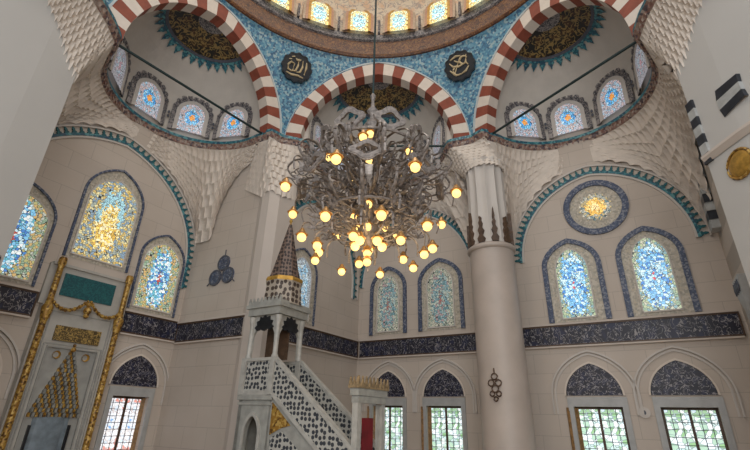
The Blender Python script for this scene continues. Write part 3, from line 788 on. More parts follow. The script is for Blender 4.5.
for k in range(-6, 7):
    a = R(15 * k); s0 = len(b.v); r = dprof(.5) - .16
    b.prism([(-.05, .05), (.05, .05), (.05, 1.5), (-.05, 1.5)], -.03, .1)
    for c, z, rr in ((-.28, 1.95, .22), (.28, 1.95, .22), (0, 2.35, .26), (0, 1.62, .16), (-.5, 2.5, .16), (.5, 2.5, .16)):
        b.prism([(c + rr * cos(t), z + rr * sin(t)) for t in [2 * PI * j / 12 for j in range(12)]], -.02, .12)
    b.xf(Matrix.Translation(unpolar(a, r, DZ)) @ Matrix.Rotation(-a, 4, 'Z') @ Matrix.Rotation(R(-9), 4, 'X'), s0)
struct(b.build('trim_8', M['grey_orn']))

# pendentive roundels with gold letters
def roundel(pi, f, label, strokes):
    A, Bq = PEND[pi]
    k = round(NV * .62)
    p = pend_pt(A, Bq, k, f); up = (pend_pt(A, Bq, k + 2, f) - pend_pt(A, Bq, k - 2, f)).normalized()
    rgt = (pend_pt(A, Bq, k, f + .05) - pend_pt(A, Bq, k, f - .05)).normalized()
    nrm = rgt.cross(up).normalized()                          # points away from the hall
    if (p - Vector((0, HY, 10))).dot(nrm) < 0: nrm = -nrm
    xa = up.cross(nrm) * -1
    xa = nrm.cross(up) * -1 if rgt.dot(nrm.cross(up)) < 0 else nrm.cross(up)
    xa = rgt - rgt.dot(nrm) * nrm; xa.normalize(); ua = up - up.dot(xa) * xa; ua.normalize(); ya = ua.cross(xa)
    if ya.dot(nrm) < 0: ya = -ya
    mt = Matrix(((xa.x, ya.x, ua.x, 0), (xa.y, ya.y, ua.y, 0), (xa.z, ya.z, ua.z, 0), (0, 0, 0, 1)))
    e = empty('calligraphy_roundel', p - ya * .16); e.rotation_euler = mt.to_euler(); e.scale = (.9, 1, .9); tag(e, label, 'calligraphy roundel', 'gold script roundels on the blue pendentives')
    b = MB(); pts = [((.70 + .035 * cos(12 * t)) * cos(t), (.70 + .035 * cos(12 * t)) * sin(t)) for t in [2 * PI * i / 72 for i in range(72)]]
    poly_face(b, pts, -.03); b.band(pts, [(x * 1.0, z) for x, z in pts], -.03, .10); b.band([(x * .90, z * .90) for x, z in pts], [(x * .94, z * .94) for x, z in pts], -.045, -.03, closed=True)
    b.build('disc', M['black'], e)
    b = MB()
    for s in strokes: b.tube([(x, -.05, z) for x, z in s], lambda t: .032 * (.55 + .9 * sin(PI * min(max(t, .02), .98))) + .006, 6)
    b.build('gold_letters', M['letters'], e)
M['letters'] = plain('pale_gold_letters', (.62, .50, .30), .45, .2, var=.1)
def arc(cx, cz, r, a0, a1, n=10, sx=1): return [(cx + sx * r * cos(R(a0 + (a1 - a0) * i / n)), cz + r * sin(R(a0 + (a1 - a0) * i / n))) for i in range(n + 1)]
allah = [[(.40, .34), (.42, .05), (.38, -.28)], [(.22, .36), (.24, .05), (.16, -.22), (.02, -.26)], [(.02, .40), (.03, .05), (-.05, -.22), (-.2, -.24)],
         [(-.18, -.24), (-.14, .10), (-.30, .16), (-.42, .0), (-.40, -.22), (-.24, -.26), (-.18, -.24)], arc(.0, .44, .12, 200, 340), [(-.32, .40), (-.18, .46)], [(-.45, -.38), (-.2, -.44), (.1, -.40), (.35, -.44)], [(-.42, .26), (-.3, .3)]]
muham = [arc(.22, .18, .18, 20, 300), [(.22, .0), (-.05, -.06), (-.3, .02), (-.44, .22)], arc(-.1, -.22, .22, 100, 300), [(0, -.44), (.25, -.36), (.42, -.16)], [(-.38, .36), (-.1, .46), (.12, .42)],
         [(.38, .40), (.30, .05), (.40, -.1)], [(-.46, -.12), (-.3, -.34), (-.2, -.46)], [(-.2, .28), (0, .12), (-.15, .0)], [(.05, .30), (-.28, -.36)]]
roundel(0, .5, 'black roundel with gold script on the blue pendentive left of the central striped arch', allah)
roundel(1, .5, 'black roundel with gold script on the blue pendentive right of the central striped arch', muham)

# ------------------------------------------------------------------ mihrab
M['hood_grey'] = plain('hood_marble', (.26, .26, .24), .5, var=.2, scale=12)
M['mih_a'] = plain('mihrab_marble', (.46, .44, .40), .45, var=.07, scale=3)
M['mih_b'] = plain('mihrab_field_marble', (.36, .355, .33), .45, var=.1, scale=3)
mh = empty('mihrab', qib(0, 0), RZ_QIB); tag(mh, 'tall grey marble prayer niche with gilded columns and garland, topped by a teal plaque', 'prayer niche')
b = MB()
b.box(-1.25, 1.25, -.10, 0, 4.42, 5.62); b.box(-1.16, -.92, -.22, 0, 0, 4.4); b.box(.92, 1.16, -.22, 0, 0, 4.4); b.box(-.92, .92, -.16, 0, 3.3, 4.4)
b.box(-.92, -.72, -.16, 0, 0, 3.3); b.box(.72, .92, -.16, 0, 0, 3.3); b.box(-1.2, 1.2, -.16, 0, 5.58, 5.66)
b.build('surround', M['mih_a'], mh)
b = MB()
for k, (w, h) in enumerate(((.86, 4.25), (.80, 3.36), (.70, 3.28))):
    for s in (-1, 1): b.box(s * w - .015, s * w + .015, -.185, -.16, 0, h)
    b.box(-w, w, -.185, -.16, h - .015, h + .015)
b.build('moulding', M['mih_b'], mh)
MB().box(-.70, .70, -.12, -.02, .0, 3.28).build('field', M['mih_b'], mh)
for s in (-1, 1):
    b = MB(); b.lathe([(.13, 0), (.13, .2), (.09, .3), (.085, 3.9), (.12, 4.05), (.15, 4.3), (.10, 4.4), (.08, 4.6), (.08, 5.5), (.11, 5.6), (.11, 5.75), (.09, 5.8)], 14, cx=s * 1.04, cy=-.26)
    for k in range(30): b.ball((s * 1.04 + .035 * (-1) ** k, -.33, .4 + k * .12), .035, 6)
    b.build('gilded_column', M['gold'], mh, smooth=True)
b = MB()
for s in (-1, 1):
    pts = [(s * (.05 + .95 * t), -.30, 4.36 + .28 * (2 * t - 1) ** 2 - .12 + (.16 * (1 - t))) for t in [i / 16 for i in range(17)]]
    for k, p in enumerate(pts): b.ball(p, .06 if k % 2 else .045, 6)
    b.tube(pts, .03, 6)
b.ball((0, -.32, 4.40), .12, 8); b.ball((0, -.32, 4.25), .08, 8); b.ball((0, -.30, 4.58), .07, 8)
b.build('garland', M['gold'], mh)
MB().box(-.80, .74, -.14, -.08, 4.74, 5.40).build('teal_plaque', M['teal_panel'], mh)
b = MB(); b.box(-.64, .64, -.22, -.15, 3.46, 3.88); b.build('gilt_inscription', M['mih_script'] if 'mih_script' in M else script_mat('gilt_inscription', (.07, .045, .015), (.36, .24, .07), 10, .05), mh)
for s in (-1, 1):
    b = MB(); b.lathe([(0.001, -.03), (.06, -.05), (.10, 0), (.11, .03)], 12); b.xf(Matrix.Translation((s * .40, -.15, 3.08)) @ Matrix.Rotation(R(90), 4, 'X'))
    b.build('gilt_rosette', M['goldp'], mh)
b = MB(); rows = 15                                           # stalactite hood: tiers of little niches narrowing upward
for j in range(rows):
    z = 1.50 + j * .118; w = .64 * (1 - j / rows) ** .95 + .04; n = max(1, int(round(w * 2 / .095)))
    for k in range(n):
        x = -w + (k + .5) * 2 * w / n; d = -.16 - .03 * ((k + j) % 2)
        b.prism([(x - .032, z - .05), (x + .032, z - .05), (x + .036, z + .03), (x, z + .075), (x - .036, z + .03)], d - .02, -.10, (k + j) % 2)
b.ball((0, -.18, 3.26), .075, 8); b.ball((0, -.18, 3.38), .05, 8)
b.build('stalactite_hood', [M['gold'], M['hood_grey']], mh)
b = MB(); b.lathe([(.46, 0), (.46, 1.46)], 20, PI, 2 * PI, cx=-.02, cy=-.10); b.xf(Matrix.Diagonal((1, .35, 1, 1)))
b.box(-.48, .44, -.135, -.12, 0, 1.46)
b.build('niche', M['blue_niche'], mh, smooth=False)
for s in (-1, 1):
    b = MB(); b.box(s * .50 - .02 - .025, s * .50 - .02 + .025, -.2, -.12, 0, 1.25); b.build('niche_colonnette', M['black'], mh)

# ------------------------------------------------------------------ minbar
M['fret'] = None
def fret_mat(name, line, hole, scale):
    m, nt, bb = nodes(name); co = objco(nt)
    v = N(nt, 'ShaderNodeTexVoronoi'); v.inputs['Scale'].default_value = scale; v.inputs['Randomness'].default_value = .45; v.voronoi_dimensions = '2D'
    sx = nt.nodes.new('ShaderNodeSeparateXYZ'); nt.links.new(co, sx.inputs[0]); cx = nt.nodes.new('ShaderNodeCombineXYZ')
    nt.links.new(math_(nt, 'ADD', sx.outputs[0], sx.outputs[1]), cx.inputs[0]); nt.links.new(sx.outputs[2], cx.inputs[1]); nt.links.new(cx.outputs[0], v.inputs['Vector'])
    f = math_(nt, 'GREATER_THAN', v.outputs['Distance'], .38)
    nt.links.new(mixc(nt, f, hole, line), bb.inputs['Base Color']); bb.inputs['Roughness'].default_value = .5
    return m
M['fret'] = fret_mat('pierced_marble', (.42, .415, .38), (.03, .035, .045), 8.5)
M['spire'] = fret_mat('spire_tracery', (.17, .115, .09), (.03, .02, .018), 8)
M['spire_l'] = fret_mat('spire_drum_tracery', (.38, .33, .27), (.06, .04, .03), 6)
M['mstone'] = plain('grey_green_marble', (.36, .36, .33), .45, var=.12, scale=5)
M['mpale'] = plain('carved_grey_marble', (.44, .43, .395), .45, var=.12, scale=6)
MO = W(-8.70, 8.6)
mb = empty('minbar', MO, RZ_SIDE); tag(mb, 'carved marble pulpit with stair, pierced balustrades and dark conical spire', 'pulpit')
MD = 1.0
b = MB()
ap = arch_pts(.24, 1.15, .5, 16, leg=0, e=.1)
# tower base: two jambs, arch head and back corners
for y0, y1 in ((0, .12), (MD - .12, MD)):
    b.box(-.56, -.26, y0, y1, 0, 2.0); b.box(.26, .56, y0, y1, 0, 2.0)
    head = arch_pts(.26, 1.15, .5, 16, e=.1)
    b.band(head, [(x, 2.0) for x, z in head], y0, y1)
b.box(-.56, -.44, 0, MD, 0, 2.0); b.box(.50, .56, 0, MD, 0, 2.0)
b.box(-.60, .60, -.05, MD + .05, 1.98, 2.10); b.box(-.58, .58, -.03, MD + .03, 1.86, 1.92)
b.build('tower_base', M['mstone'], mb)
b = MB(); q0 = arch_pts(.24, 1.15, .46, 16, leg=.3, e=.1); q1 = arch_pts(.31, 1.15, .56, 16, leg=.3, e=.1); b.band(q0, q1, -.04, 0); b.build('arch_moulding', M['mpale'], mb)
for nm, bx in (('parapet', (-.42, .42, -.02, .04)), ('parapet', (-.42, .42, MD - .04, MD + .02))):
    MB().box(bx[0], bx[1], bx[2], bx[3], 2.2, 2.92).build('parapet', M['fret'], mb)
MB().box(-.52, -.46, .1, MD - .1, 2.2, 2.92).build('parapet', M['fret'], mb)
b = MB()
for y in (0, MD): b.box(-.5, .5, y - .05, y + .05, 2.10, 2.2); b.box(-.5, .5, y - .06, y + .06, 2.92, 3.0)
for x in (-.5, .5):
    for y in (0, MD): b.box(x - .08, x + .08, y - .08, y + .08, 2.10, 3.0)
b.build('parapet_rail', M['mpale'], mb)
for x in (-.47, .47):
    for y in (.03, MD - .03):
        MB().lathe([(.085, 3.0), (.09, 3.05), (.065, 3.1), (.06, 3.85), (.09, 3.95), (.10, 4.1)], 12, cx=x, cy=y).build('kiosk_column', M['mpale'], mb, smooth=True)
b = MB(); b.box(-.58, .58, -.08, MD + .08, 4.12, 4.32); b.box(-.64, .64, -.14, MD + .14, 4.32, 4.42); b.box(-.60, .60, -.10, MD + .10, 4.42, 4.50)
for k in range(9): b.prism([(-.56 + .14 * k - .05, 4.5), (-.56 + .14 * k + .05, 4.5), (-.56 + .14 * k, 4.62)], -.1, -.06)
b.build('kiosk_cornice', M['mstone'], mb)
def petals(b, cx, flip=False):
    for k in range(7):
        an = PI * k / 6; s0 = len(b.v)
        b.prism([(-.045, .10), (.045, .10), (.085, .24), (0, .34), (-.085, .24)], -.02, .03)
        b.xf(Matrix.Translation((cx, 0, 3.80)) @ Matrix.Rotation(PI / 2 - an, 4, 'Y') @ Matrix.Diagonal((1, 1, 1, 1)), s0)
    b.prism([(cx + .12 * cos(t), 3.82 + .12 * sin(t)) for t in [2 * PI * j / 12 for j in range(12)]], -.02, .03)
for q in range(2):
    b = MB(); petals(b, 0)
    if q: b.xf(Matrix.Translation((.48, MD / 2, 0)) @ Matrix.Rotation(PI / 2, 4, 'Z'))
    b.build('stalactite_arch', M['black'], mb)
for q in range(4):
    b = MB(); b.band([(-.40, 3.0), (-.38, 3.62), (-.25, 3.85), (0, 3.98), (.25, 3.85), (.38, 3.62), (.40, 3.0)], [(-.48, 3.0), (-.48, 3.8), (-.48, 4.13), (0, 4.13), (.48, 4.13), (.48, 3.8), (.48, 3.0)], .0, .06)
    b.xf(Matrix.Translation((0, MD / 2, 0)) @ Matrix.Rotation(PI / 2 * q, 4, 'Z') @ Matrix.Translation((0, -MD / 2 + .02, 0))); b.build('kiosk_arch', M['mpale'], mb)
MB().box(-.40, .40, MD * .55, MD * .6, 3.0, 4.1).build('kiosk_back', M['darkwood'], mb)
sp = empty('spire', (.08, 0, 0)); sp.parent = mb
cy = MD / 2
b = MB(); b.lathe([(.60, 4.46), (.56, 4.55), (.52, 5.05), (.55, 5.12)], 8, cy=cy, a0=R(22.5), a1=R(382.5)); b.build('drum', M['spire_l'], sp)
b = MB(); b.lathe([(.55, 5.12), (.56, 5.17), (.53, 5.24), (.48, 5.26)], 8, cy=cy, a0=R(22.5), a1=R(382.5)); b.build('gilt_band', M['goldp'], sp)
b = MB(); b.lathe([(.47, 5.25), (.37, 5.6), (.05, 7.0)], 8, cy=cy, a0=R(22.5), a1=R(382.5)); b.build('cone', M['spire'], sp)
b = MB(); b.lathe([(.05, 6.97), (.02, 7.05), (.06, 7.13), (.02, 7.2), (.045, 7.27), (.012, 7.33), (.004, 7.55)], 10, cy=cy); b.build('finial', M['goldp'], sp, smooth=True)
SX0, SX1 = .56, 3.05; zr0, zr1 = 3.02, 1.05
for y, nm in ((0, 'near'), (MD, 'far')):
    MB().prism([(SX0, zr0 - .08), (SX1, zr1 - .08), (SX1, zr1 - .80), (SX0, zr0 - .85)], y - .03, y + .03).build('balustrade', M['fret'], mb)
    b = MB(); b.prism([(SX0, zr0), (SX1, zr1), (SX1, zr1 - .10), (SX0, zr0 - .10)], y - .07, y + .07); b.prism([(SX0, zr0 - .82), (SX1, zr1 - .77), (SX1, zr1 - .88), (SX0, zr0 - .93)], y - .06, y + .06)
    b.build('handrail', M['mpale'], mb)
b = MB(); b.prism([(SX0, zr0 - .9), (SX1, zr1 - .86), (SX1, 0), (SX0, 0)], .0, .04); b.prism([(SX0, zr0 - .9), (SX1, zr1 - .86), (SX1, 0), (SX0, 0)], MD - .04, MD)
b.build('side_wall', M['mstone'], mb)
MB().prism([(.62, 1.92), (1.25, 1.42), (.95, 1.35), (.62, 1.20)], -.02, .0).build('gilt_spandrel', M['gold'], mb)
MB().prism([(.66, 1.14), (1.0, 1.28), (1.5, .95), (1.9, .45), (1.2, .0), (.66, .1)], -.02, .0).build('pierced_panel', M['fret'], mb)
b = MB()
for k in range(10): b.box(SX0 + .25 * k, SX0 + .25 * (k + 1), .04, MD - .04, 0, max(2.1 - .21 * k, .1))
b.build('steps', M['mpale'], mb)
M['crest'] = plain('faded_gilding', (.36, .26, .14), .5, .1, var=.25, scale=12)
gt = empty('gate', (0, 0, .12)); gt.parent = mb
for y in (-.02, MD + .02):
    MB().box(3.02, 3.16, y - .07, y + .07, 0, 1.95).build('post', M['mpale'], gt)
b = MB(); b.box(2.98, 3.20, -.14, MD + .14, 1.95, 2.10); b.box(3.0, 3.18, -.10, MD + .10, 1.80, 1.95); b.build('lintel', M['mstone'], gt)
b = MB(); b.box(2.95, 3.22, -.18, MD + .18, 2.10, 2.16)
for k in range(9):
    y = -.14 + k * (MD + .28) / 8; s0 = len(b.v)
    b.prism([(-.06, 2.16), (.06, 2.16), (.03, 2.26), (0, 2.36), (-.03, 2.26)], -.02, .02); b.xf(Matrix.Translation((3.2, y, 0)) @ Matrix.Rotation(PI / 2, 4, 'Z'), s0)
for k in range(3): b.prism([(3.0 + .09 * k - .045, 2.16), (3.0 + .09 * k + .045, 2.16), (3.0 + .09 * k, 2.34)], -.18, -.14)
b.build('gilt_cresting', M['crest'], gt)
b = MB()
for y in (.05, .95): b.box(3.06, 3.10, min(y, y + (.12 if y < .5 else -.12)), max(y, y + (.12 if y < .5 else -.12)), 0, 1.8)
b.build('arch_infill', M['mpale'], gt)
MB().box(3.04, 3.07, .28, .72, 0, 1.5).build('curtain', M['redcloth'], gt)

# ------------------------------------------------------------------ wall ornaments
e = empty('wall_ornament', W(-12.6, 10.1, 6.3), RZ_SIDE); tag(e, 'navy ornament of three round discs on the plain white wall between mihrab recess and column', 'wall ornament')
for x, z in ((-.02, .40), (-.36, -.12), (.30, -.10)):
    b = MB(); c = [(x + .30 * cos(2 * PI * k / 24), z + .30 * sin(2 * PI * k / 24)) for k in range(24)]; poly_face(b, c, -.05); b.band(c, c[1:] + c[:1], -.05, 0)
    d = b.build('disc', M['disc_blue'] if 'disc_blue' in M else M['navyline'], e)
    b = MB(); b.band([(x + .24 * cos(2 * PI * k / 24), z + .24 * sin(2 * PI * k / 24)) for k in range(24)], [(x + .30 * cos(2 * PI * k / 24), z + .30 * sin(2 * PI * k / 24)) for k in range(24)], -.07, -.05, closed=True)
    for k in range(6): b.prism([(x + .12 * cos(PI * k / 3 + t) * 1 + .0, z + .12 * sin(PI * k / 3 + t)) for t in (-.2, .2)] + [(x + .03 * cos(PI * k / 3), z + .03 * sin(PI * k / 3))], -.06, -.05)
    b.build('disc_rim', M['darkline'], e)
for q0, q1 in (((-.02, -.03, .69), (-.02, -.03, .92)), ((-.62, -.03, -.28), (-.74, -.03, -.38)), ((.56, -.03, -.28), (.68, -.03, -.38))):
    MB().tube([q0, q1], .02, 6).build('tip', M['darkline'], e)
e = empty('column_emblem', (3.71, 13.77, 2.58), R(-32)); tag(e, 'small brown openwork emblem fixed to the round beige column', 'emblem')
b = MB()
for x, z, r in ((0, .26, .09), (-.11, .08, .09), (.11, .08, .09), (0, -.08, .10), (-.10, -.22, .07), (.10, -.22, .07), (0, -.36, .06)):
    b.tube([(x + r * cos(2 * PI * k / 10), -.0, z + r * sin(2 * PI * k / 10)) for k in range(10)], .022, 5, True)
b.tube([(0, 0, .34), (0, 0, .50)], .02, 5)
b.build('scrollwork', M['darkwood'], e)
e = empty('wall_disc', side(-.36, 1.95), RZ_SIDE); tag(e, 'small round white wall plate between the two lower windows on the right', 'wall plate')
b = MB(); c = [(.15 * cos(2 * PI * k / 20), .15 * sin(2 * PI * k / 20)) for k in range(20)]; poly_face(b, c, -.05); b.band(c, c[1:] + c[:1], -.05, 0); b.build('plate', M['white'], e)
b = MB(); c = [(.04 * cos(2 * PI * k / 12), .06 * sin(2 * PI * k / 12)) for k in range(12)]; poly_face(b, c, -.06); b.build('centre_mark', M['darkline'], e)

# right edge: striped black and grey arches, gilt medallion, marble bracket
e = empty('striped_jamb', W(2.6, 15.5), RZ_QIB); tag(e, 'tapering jamb of black and grey stone blocks beside the right end of the toothed wall arch', 'striped blocks', 'black and grey striped stonework at the right edge')
b = MB()
for k in range(11):
    x0, x1 = -.42 - .03 * k, .05 - .015 * k; z = 6.95 + .27 * k
    b.prism([(x0, z), (x1, z), (x1 - .01, z + .27), (x0 + .0, z + .27)] if k < 9 else [(x0, z), (x1, z), (x1 - .12 * (k - 8), z + .27), (x0, z + .27)], 0, .22, 1 - k % 2)
b.build('blocks', [M['black_stone'], M['grey_block']], e)
PRX = 7.72
e = empty('striped_quoin', (PRX, 8.62, 0), 0); tag(e, 'narrow strip of black and grey blocks up the corner of the near right pier', 'striped blocks', 'black and grey striped stonework at the right edge')
b = MB()
for k in range(7):
    z = 7.0 + k * .24; d = .035 * k
    b.box(-.05, .10, -.20, .02, z, z + .24, k % 2)
b.build('blocks', [M['black_stone'], M['grey_block']], e)
e = empty('striped_springer', (7.80, 6.88, 8.05), R(-90)); tag(e, 'black and grey striped arch blocks high on the near right pier, at the picture edge', 'striped blocks', 'black and grey striped stonework at the right edge')
b = MB(); an = [R(201 - 14 * k) for k in range(4)]
b.band([(.35 * cos(t), .8 * sin(t)) for t in an], [(1.0 * cos(t), 1.0 * sin(t)) for t in an], -.05, .12, alt=lambda k: k % 2)
b.build('voussoirs', [M['black_stone'], M['grey_block']], e)
e = empty('gilt_medallion', (7.75, 7.85, 6.55), R(-93)); tag(e, 'oval gilt medallion on the near right pier', 'medallion')
b = MB(); b.lathe([(.001, .07), (.16, .065), (.24, .04), (.30, 0)], 24); b.xf(Matrix.Rotation(R(90), 4, 'X') @ Matrix.Diagonal((1.15, 1, 1, 1))); b.build('disc', M['goldp'], e, smooth=True)
b = MB(); pts = [(.30 * 1.15 * cos(t), 0, .30 * sin(t)) for t in [2 * PI * k / 24 for k in range(24)]]; b.tube([(x, -.02, z) for x, _, z in pts], .03, 6, True); b.build('rim', M['gold'], e)
# ledge on the pier
b = MB()
PP = [(7.72, 8.62), (7.78, 7.6), (8.25, 4.2)]
for (xa, ya), (xb, yb) in zip(PP, PP[1:]):
    b.add([(xa - .02, ya, 7.02), (xb - .02, yb, 7.02), (xb - .10, yb, 7.14), (xa - .10, ya, 7.14), (xa - .10, ya, 7.2), (xb - .10, yb, 7.2), (xa, ya, 7.24), (xb, yb, 7.24)], [(0, 1, 2, 3), (3, 2, 5, 4), (4, 5, 7, 6)])
struct(b.build('trim_11', M['gold_trim'] if 'gold_trim' in M else M['plaster']))
e = empty('marble_bracket', W(2.6, 13.6, 3.75), RZ_QIB); tag(e, 'carved grey marble bracket at the right picture edge, at the end of the frieze', 'bracket')
b = MB(); b.prism([(-.5, 0), (-.25, 0), (-.1, .45), (.35, .9), (.35, 1.25), (-.5, 1.25)], 0, .35); b.build('console', M['grey_stone'], e)
b = MB()
for k in range(4): b.prism([(-.42 + .18 * k, 1.0), (-.34 + .18 * k, 1.16), (-.26 + .18 * k, 1.0), (-.34 + .18 * k, .86)], .35, .38)
b.build('carving', M['darkline'], e)
# frieze round the left pier
e = empty('calligraphy_frieze', (-7.78, 7.9, 0), R(90 - 4)); tag(e, 'dark inscription block on the near left pier at the picture edge', 'calligraphy frieze')
MB().box(-.3, .6, -.05, .0, 3.95, 4.6).build('panel', M['frieze'], e)

# ------------------------------------------------------------------ chandelier
CX, CY = .20, 7.3
ch = empty('chandelier', (CX, CY, 4.0)); tag(ch, 'huge antique silver scrollwork chandelier with warm globe bulbs hanging from the dome', 'chandelier')
def zc_(z): return z - 4.0
b = MB(); b.tube([(0, 0, zc_(7.2)), (0, 0, zc_(23.7))], .022, 8); b.build('suspension_rod', M['iron'], ch)
b = MB(); b.lathe([(.03, 7.9), (.06, 7.85), (.03, 7.7), (.05, 7.55), (.12, 7.45), (.05, 7.35), (.07, 7.2), (.14, 7.1), (.05, 6.9), (.07, 6.5), (.16, 6.35), (.06, 6.2), (.09, 5.8), (.20, 5.6), (.08, 5.4), (.07, 5.0), (.16, 4.85), (.20, 4.75), (.07, 4.6), (.05, 4.3), (.09, 4.2), (.03, 4.1), (.01, 3.95)], 16)
b.xf(Matrix.Translation((0, 0, -4.0))); b.build('stem', M['chand'], ch, smooth=True)
def spiral(cx, cz, r, a0, turns, n=18, dirn=1):
    return [(cx + r * (1 - .82 * i / n) * cos(a0 + dirn * 2 * PI * turns * i / n), cz + r * (1 - .82 * i / n) * sin(a0 + dirn * 2 * PI * turns * i / n)) for i in range(n + 1)]
def plane_tube(b, pts, r, y=0): b.tube([(x, y, z - 4.0) for x, z in pts], r, 5, flat=1.0)
def smooth_pts(P, n=8):
    out = []
    for i in range(len(P) - 1):
        p0 = P[max(i - 1, 0)]; p1 = P[i]; p2 = P[i + 1]; p3 = P[min(i + 2, len(P) - 1)]
        for k in range(n):
            t = k / n
            out.append(tuple(.5 * ((2 * p1[d]) + (-p0[d] + p2[d]) * t + (2 * p0[d] - 5 * p1[d] + 4 * p2[d] - p3[d]) * t * t + (-p0[d] + 3 * p1[d] - 3 * p2[d] + p3[d]) * t ** 3) for d in (0, 1)))
    return out + [P[-1]]
def leaf(b, x, z, r, an, y=0):
    s0 = len(b.v); b.prism([(0, 0), (.30 * r, .35 * r), (.18 * r, .75 * r), (0, 1.2 * r), (-.18 * r, .75 * r), (-.30 * r, .35 * r)], -.012, .012)
    b.xf(Matrix.Translation((x, y, z - 4.0)) @ Matrix.Rotation(an, 4, 'Y'), s0)
def arm_upper():
    b = MB()
    def rib(P, r): b.tube([(x, 0, z - 4.0) for x, z in smooth_pts(P)], r, 6, flat=1.9)
    rib([(.08, 5.95), (.5, 5.65), (1.0, 5.6), (1.4, 5.78), (1.58, 6.08), (1.45, 6.36), (1.22, 6.36), (1.12, 6.18), (1.25, 6.06)], .018)
    rib([(.08, 6.75), (.45, 6.98), (.85, 6.95), (1.08, 6.75), (1.0, 6.52), (.82, 6.55)], .016)
    rib([(.95, 5.62), (1.3, 5.52), (1.52, 5.80), (1.64, 5.72), (1.62, 5.42)], .013)
    rib([(.10, 6.4), (.35, 6.25), (.62, 6.35), (.75, 6.6), (.6, 6.75), (.48, 6.62)], .013)
    rib([(.10, 5.55), (.45, 5.40), (.85, 5.45), (1.05, 5.65)], .013)
    for cx, cz, r, a, t, d in ((1.30, 6.0, .15, 0, 1.3, 1), (.95, 6.1, .22, 2, 1.4, -1), (.62, 6.0, .18, 1, 1.3, 1), (1.15, 5.92, .12, 3, 1.4, -1), (.35, 6.0, .16, 4, 1.3, 1), (.40, 6.62, .14, 0, 1.3, -1), (1.45, 5.95, .10, 2, 1.2, 1), (.75, 5.62, .12, 5, 1.3, -1), (1.0, 6.5, .1, 1, 1.3, 1)):
        b.tube([(x, 0, z - 4.0) for x, z in spiral(cx, cz, r, a, t, dirn=d)], .013, 5, flat=1.5)
    rnd = random.Random(3)
    for k in range(26): leaf(b, rnd.uniform(.3, 1.35), rnd.uniform(5.45, 6.35), rnd.uniform(.14, .24), rnd.uniform(0, 6.28), rnd.uniform(-.05, .05))
    b.v = [(x, y, z if z < 1.4 else 1.4 + (z - 1.4) * .72) for x, y, z in b.v]
    return b
def arm_lower():
    b = MB()
    def rib(P, r): b.tube([(x, 0, z - 4.0) for x, z in smooth_pts(P)], r, 6, flat=1.9)
    rib([(.08, 5.3), (.4, 5.02), (.8, 5.0), (1.08, 5.2), (1.15, 5.42), (1.0, 5.52), (.9, 5.4)], .015)
    rib([(.6, 5.0), (.95, 4.8), (1.15, 4.95), (1.27, 4.85), (1.22, 4.66)], .012)
    rib([(.08, 4.75), (.3, 4.55), (.6, 4.6), (.82, 4.78), (1.0, 4.66), (1.0, 4.42)], .011)
    for cx, cz, r, a, t, d in ((.95, 5.2, .13, 0, 1.3, 1), (.55, 5.22, .17, 2, 1.4, -1), (.62, 4.82, .12, 4, 1.3, 1), (.32, 4.85, .12, 1, 1.3, -1), (.75, 5.42, .12, 3, 1.3, 1), (.35, 5.42, .13, 0, 1.2, 1)):
        b.tube([(x, 0, z - 4.0) for x, z in spiral(cx, cz, r, a, t, dirn=d)], .013, 5, flat=1.9)
    rnd = random.Random(5)
    for k in range(16): leaf(b, rnd.uniform(.25, 1.1), rnd.uniform(4.75, 5.5), rnd.uniform(.11, .18), rnd.uniform(0, 6.28), rnd.uniform(-.04, .04))
    return b
au = al = None
def bulb_at(pr, r, a, z, s=1.0):
    p = (r * cos(a), r * sin(a), z - 4.0)
    if bulb_at.proto is None:
        b = MB(); b.ball((0, 0, 0), .082, 12, sz=1.0); g = b.build('bulb', M['bulb'], ch, smooth=True)
        b = MB(); b.lathe([(.03, .17), (.05, .13), (.075, .09), (.10, .045), (.115, .05)], 12); c = b.build('bulb_cap', M['bulb_cap'], g, smooth=True)
        bulb_at.proto = g
    else:
        g0 = bulb_at.proto; g = g0.copy(); COL.objects.link(g); g.parent = ch
        c = g0.children[0].copy(); COL.objects.link(c); c.parent = g
    g.location = p; g.scale = (s, s, s)
bulb_at.proto = None
NA = 12
for k in range(NA):
    a = 2 * PI * (k + .35) / NA
    if au is None:
        au = arm_upper().build('upper_arm', M['chand'], ch); al = arm_lower().build('lower_arm', M['chand'], ch); o1, o2 = au, al
    else:
        o1 = au.copy(); COL.objects.link(o1); o1.parent = ch; o2 = al.copy(); COL.objects.link(o2); o2.parent = ch
    o1.rotation_euler.z = a; o2.rotation_euler.z = a + PI / NA
fr = None
for k in range(8):                                          # lobed frames of the crown and the belt
    a = 2 * PI * (k + .5) / 8
    if fr is None:
        b = MB()
        c = [((.27 + .04 * cos(4 * t)) * cos(t), (.19 + .03 * cos(4 * t)) * sin(t)) for t in [2 * PI * i / 32 for i in range(32)]]
        c2 = [(x * .60, z * .55) for x, z in c]
        b.band(c2, c, -.03, .03, closed=True)
        b.tube([(x, 0, z) for x, z in c], .018, 6, True)
        fr = b.build('crown_frame', M['chand'], ch); o = fr
    else: o = fr.copy(); COL.objects.link(o); o.parent = ch
    o.location = (.95 * cos(a), .95 * sin(a), 6.58 - 4.0); o.rotation_euler = (R(-18), 0, a - PI / 2)
    o = fr.copy(); COL.objects.link(o); o.parent = ch; o.name = 'belt_frame'
    o.location = (1.32 * cos(a + PI / 8), 1.32 * sin(a + PI / 8), 5.62 - 4.0); o.rotation_euler = (R(12), 0, a + PI / 8 - PI / 2)
b = MB(); b.tube([(1.0 * cos(2 * PI * k / 48), 1.0 * sin(2 * PI * k / 48), 6.30 - 4) for k in range(48)], .028, 6, True); b.build('crown_ring', M['chand'], ch)
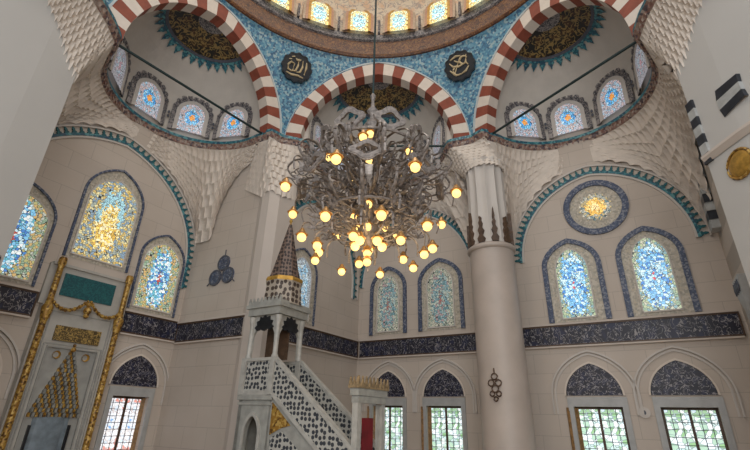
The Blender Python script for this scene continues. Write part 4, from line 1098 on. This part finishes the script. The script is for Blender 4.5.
b = MB(); b.tube([(.85 * cos(2 * PI * k / 48), .85 * sin(2 * PI * k / 48), 5.0 - 4) for k in range(48)], .022, 6, True); b.build('lower_ring', M['chand'], ch)
b = MB()
for k in range(6):
    s0 = len(b.v); b.lathe([(.10, 5.45), (.24, 5.55), (.34, 5.75), (.36, 5.95)], 6, 0, PI / 3.6); b.xf(Matrix.Rotation(2 * PI * k / 6, 4, 'Z') @ Matrix.Translation((0, 0, -4.0)), s0)
b.build('petal_bowl', M['chand_l'], ch)
# bulbs: outer ring, inner lower ring, central cascade, a few high ones
for k in range(8): bulb_at(ch, 1.62, R(22.5 + 45 * k + 6), 5.22 + .06 * (k % 2))
for k in range(8): bulb_at(ch, 1.20, R(45 * k + 12), 4.50 + .05 * (k % 2))
for k in range(8): bulb_at(ch, 1.00, R(45 * k + 34), 4.22, .9)
for k in range(5): bulb_at(ch, .26, R(72 * k + 20), 4.46)
for k in range(4): bulb_at(ch, .36, R(90 * k + 40), 4.90, .85)
for k in range(5): bulb_at(ch, .82, R(72 * k + 46), 6.22, .9)
for z in (4.28, 4.12): bulb_at(ch, .05, R(250), z, .9)
for z in (6.75, 6.1, 5.62): bulb_at(ch, .18, R(262), z, .95)
for z in (5.2, 4.75): bulb_at(ch, .16, R(262), z, .95)

# ------------------------------------------------------------------ camera and light
cam = bpy.data.cameras.new('camera'); co = bpy.data.objects.new('camera', cam); COL.objects.link(co)
cam.sensor_width = 36; cam.lens = 36 * 435 / 750; cam.clip_end = 200
pitch = math.atan(.4462); yaw = R(2.3); roll = R(1.4)
co.matrix_world = Matrix.Translation((.6, 0, 1.6)) @ Matrix.Rotation(yaw, 4, 'Z') @ Matrix.Rotation(PI / 2 + pitch, 4, 'X') @ Matrix.Rotation(1 * roll, 4, 'Z')
S.camera = co
w = bpy.data.worlds.new('world'); S.world = w; w.use_nodes = True
bg = w.node_tree.nodes['Background']; bg.inputs[0].default_value = (.86, .92, 1, 1); bg.inputs[1].default_value = .85
def area(name, loc, target, size, power, color):
    l = bpy.data.lights.new(name, 'AREA'); l.size = size; l.energy = power; l.color = color
    o = bpy.data.objects.new(name, l); COL.objects.link(o); o.location = loc
    o.rotation_euler = (Vector(target) - Vector(loc)).to_track_quat('-Z', 'Y').to_euler(); return o
area('entrance_daylight', (1, -9, 8), (0, 10, 7), 10, 900, (1, .97, .92))
area('dome_daylight', (0, HY, 20.5), (0, HY, 0), 6, 500, (1, .93, .84))
pl_ = bpy.data.lights.new('chandelier_glow', 'POINT'); pl_.energy = 120; pl_.color = (1, .75, .45); pl_.shadow_soft_size = .9
po = bpy.data.objects.new('chandelier_glow', pl_); COL.objects.link(po); po.location = (CX, CY, 4.3)
vs = S.view_settings; S.display_settings.display_device = 'sRGB'; vs.view_transform = 'Standard'; vs.look = 'None'; vs.gamma = 1; vs.exposure = 0.27; vs.use_curve_mapping = False
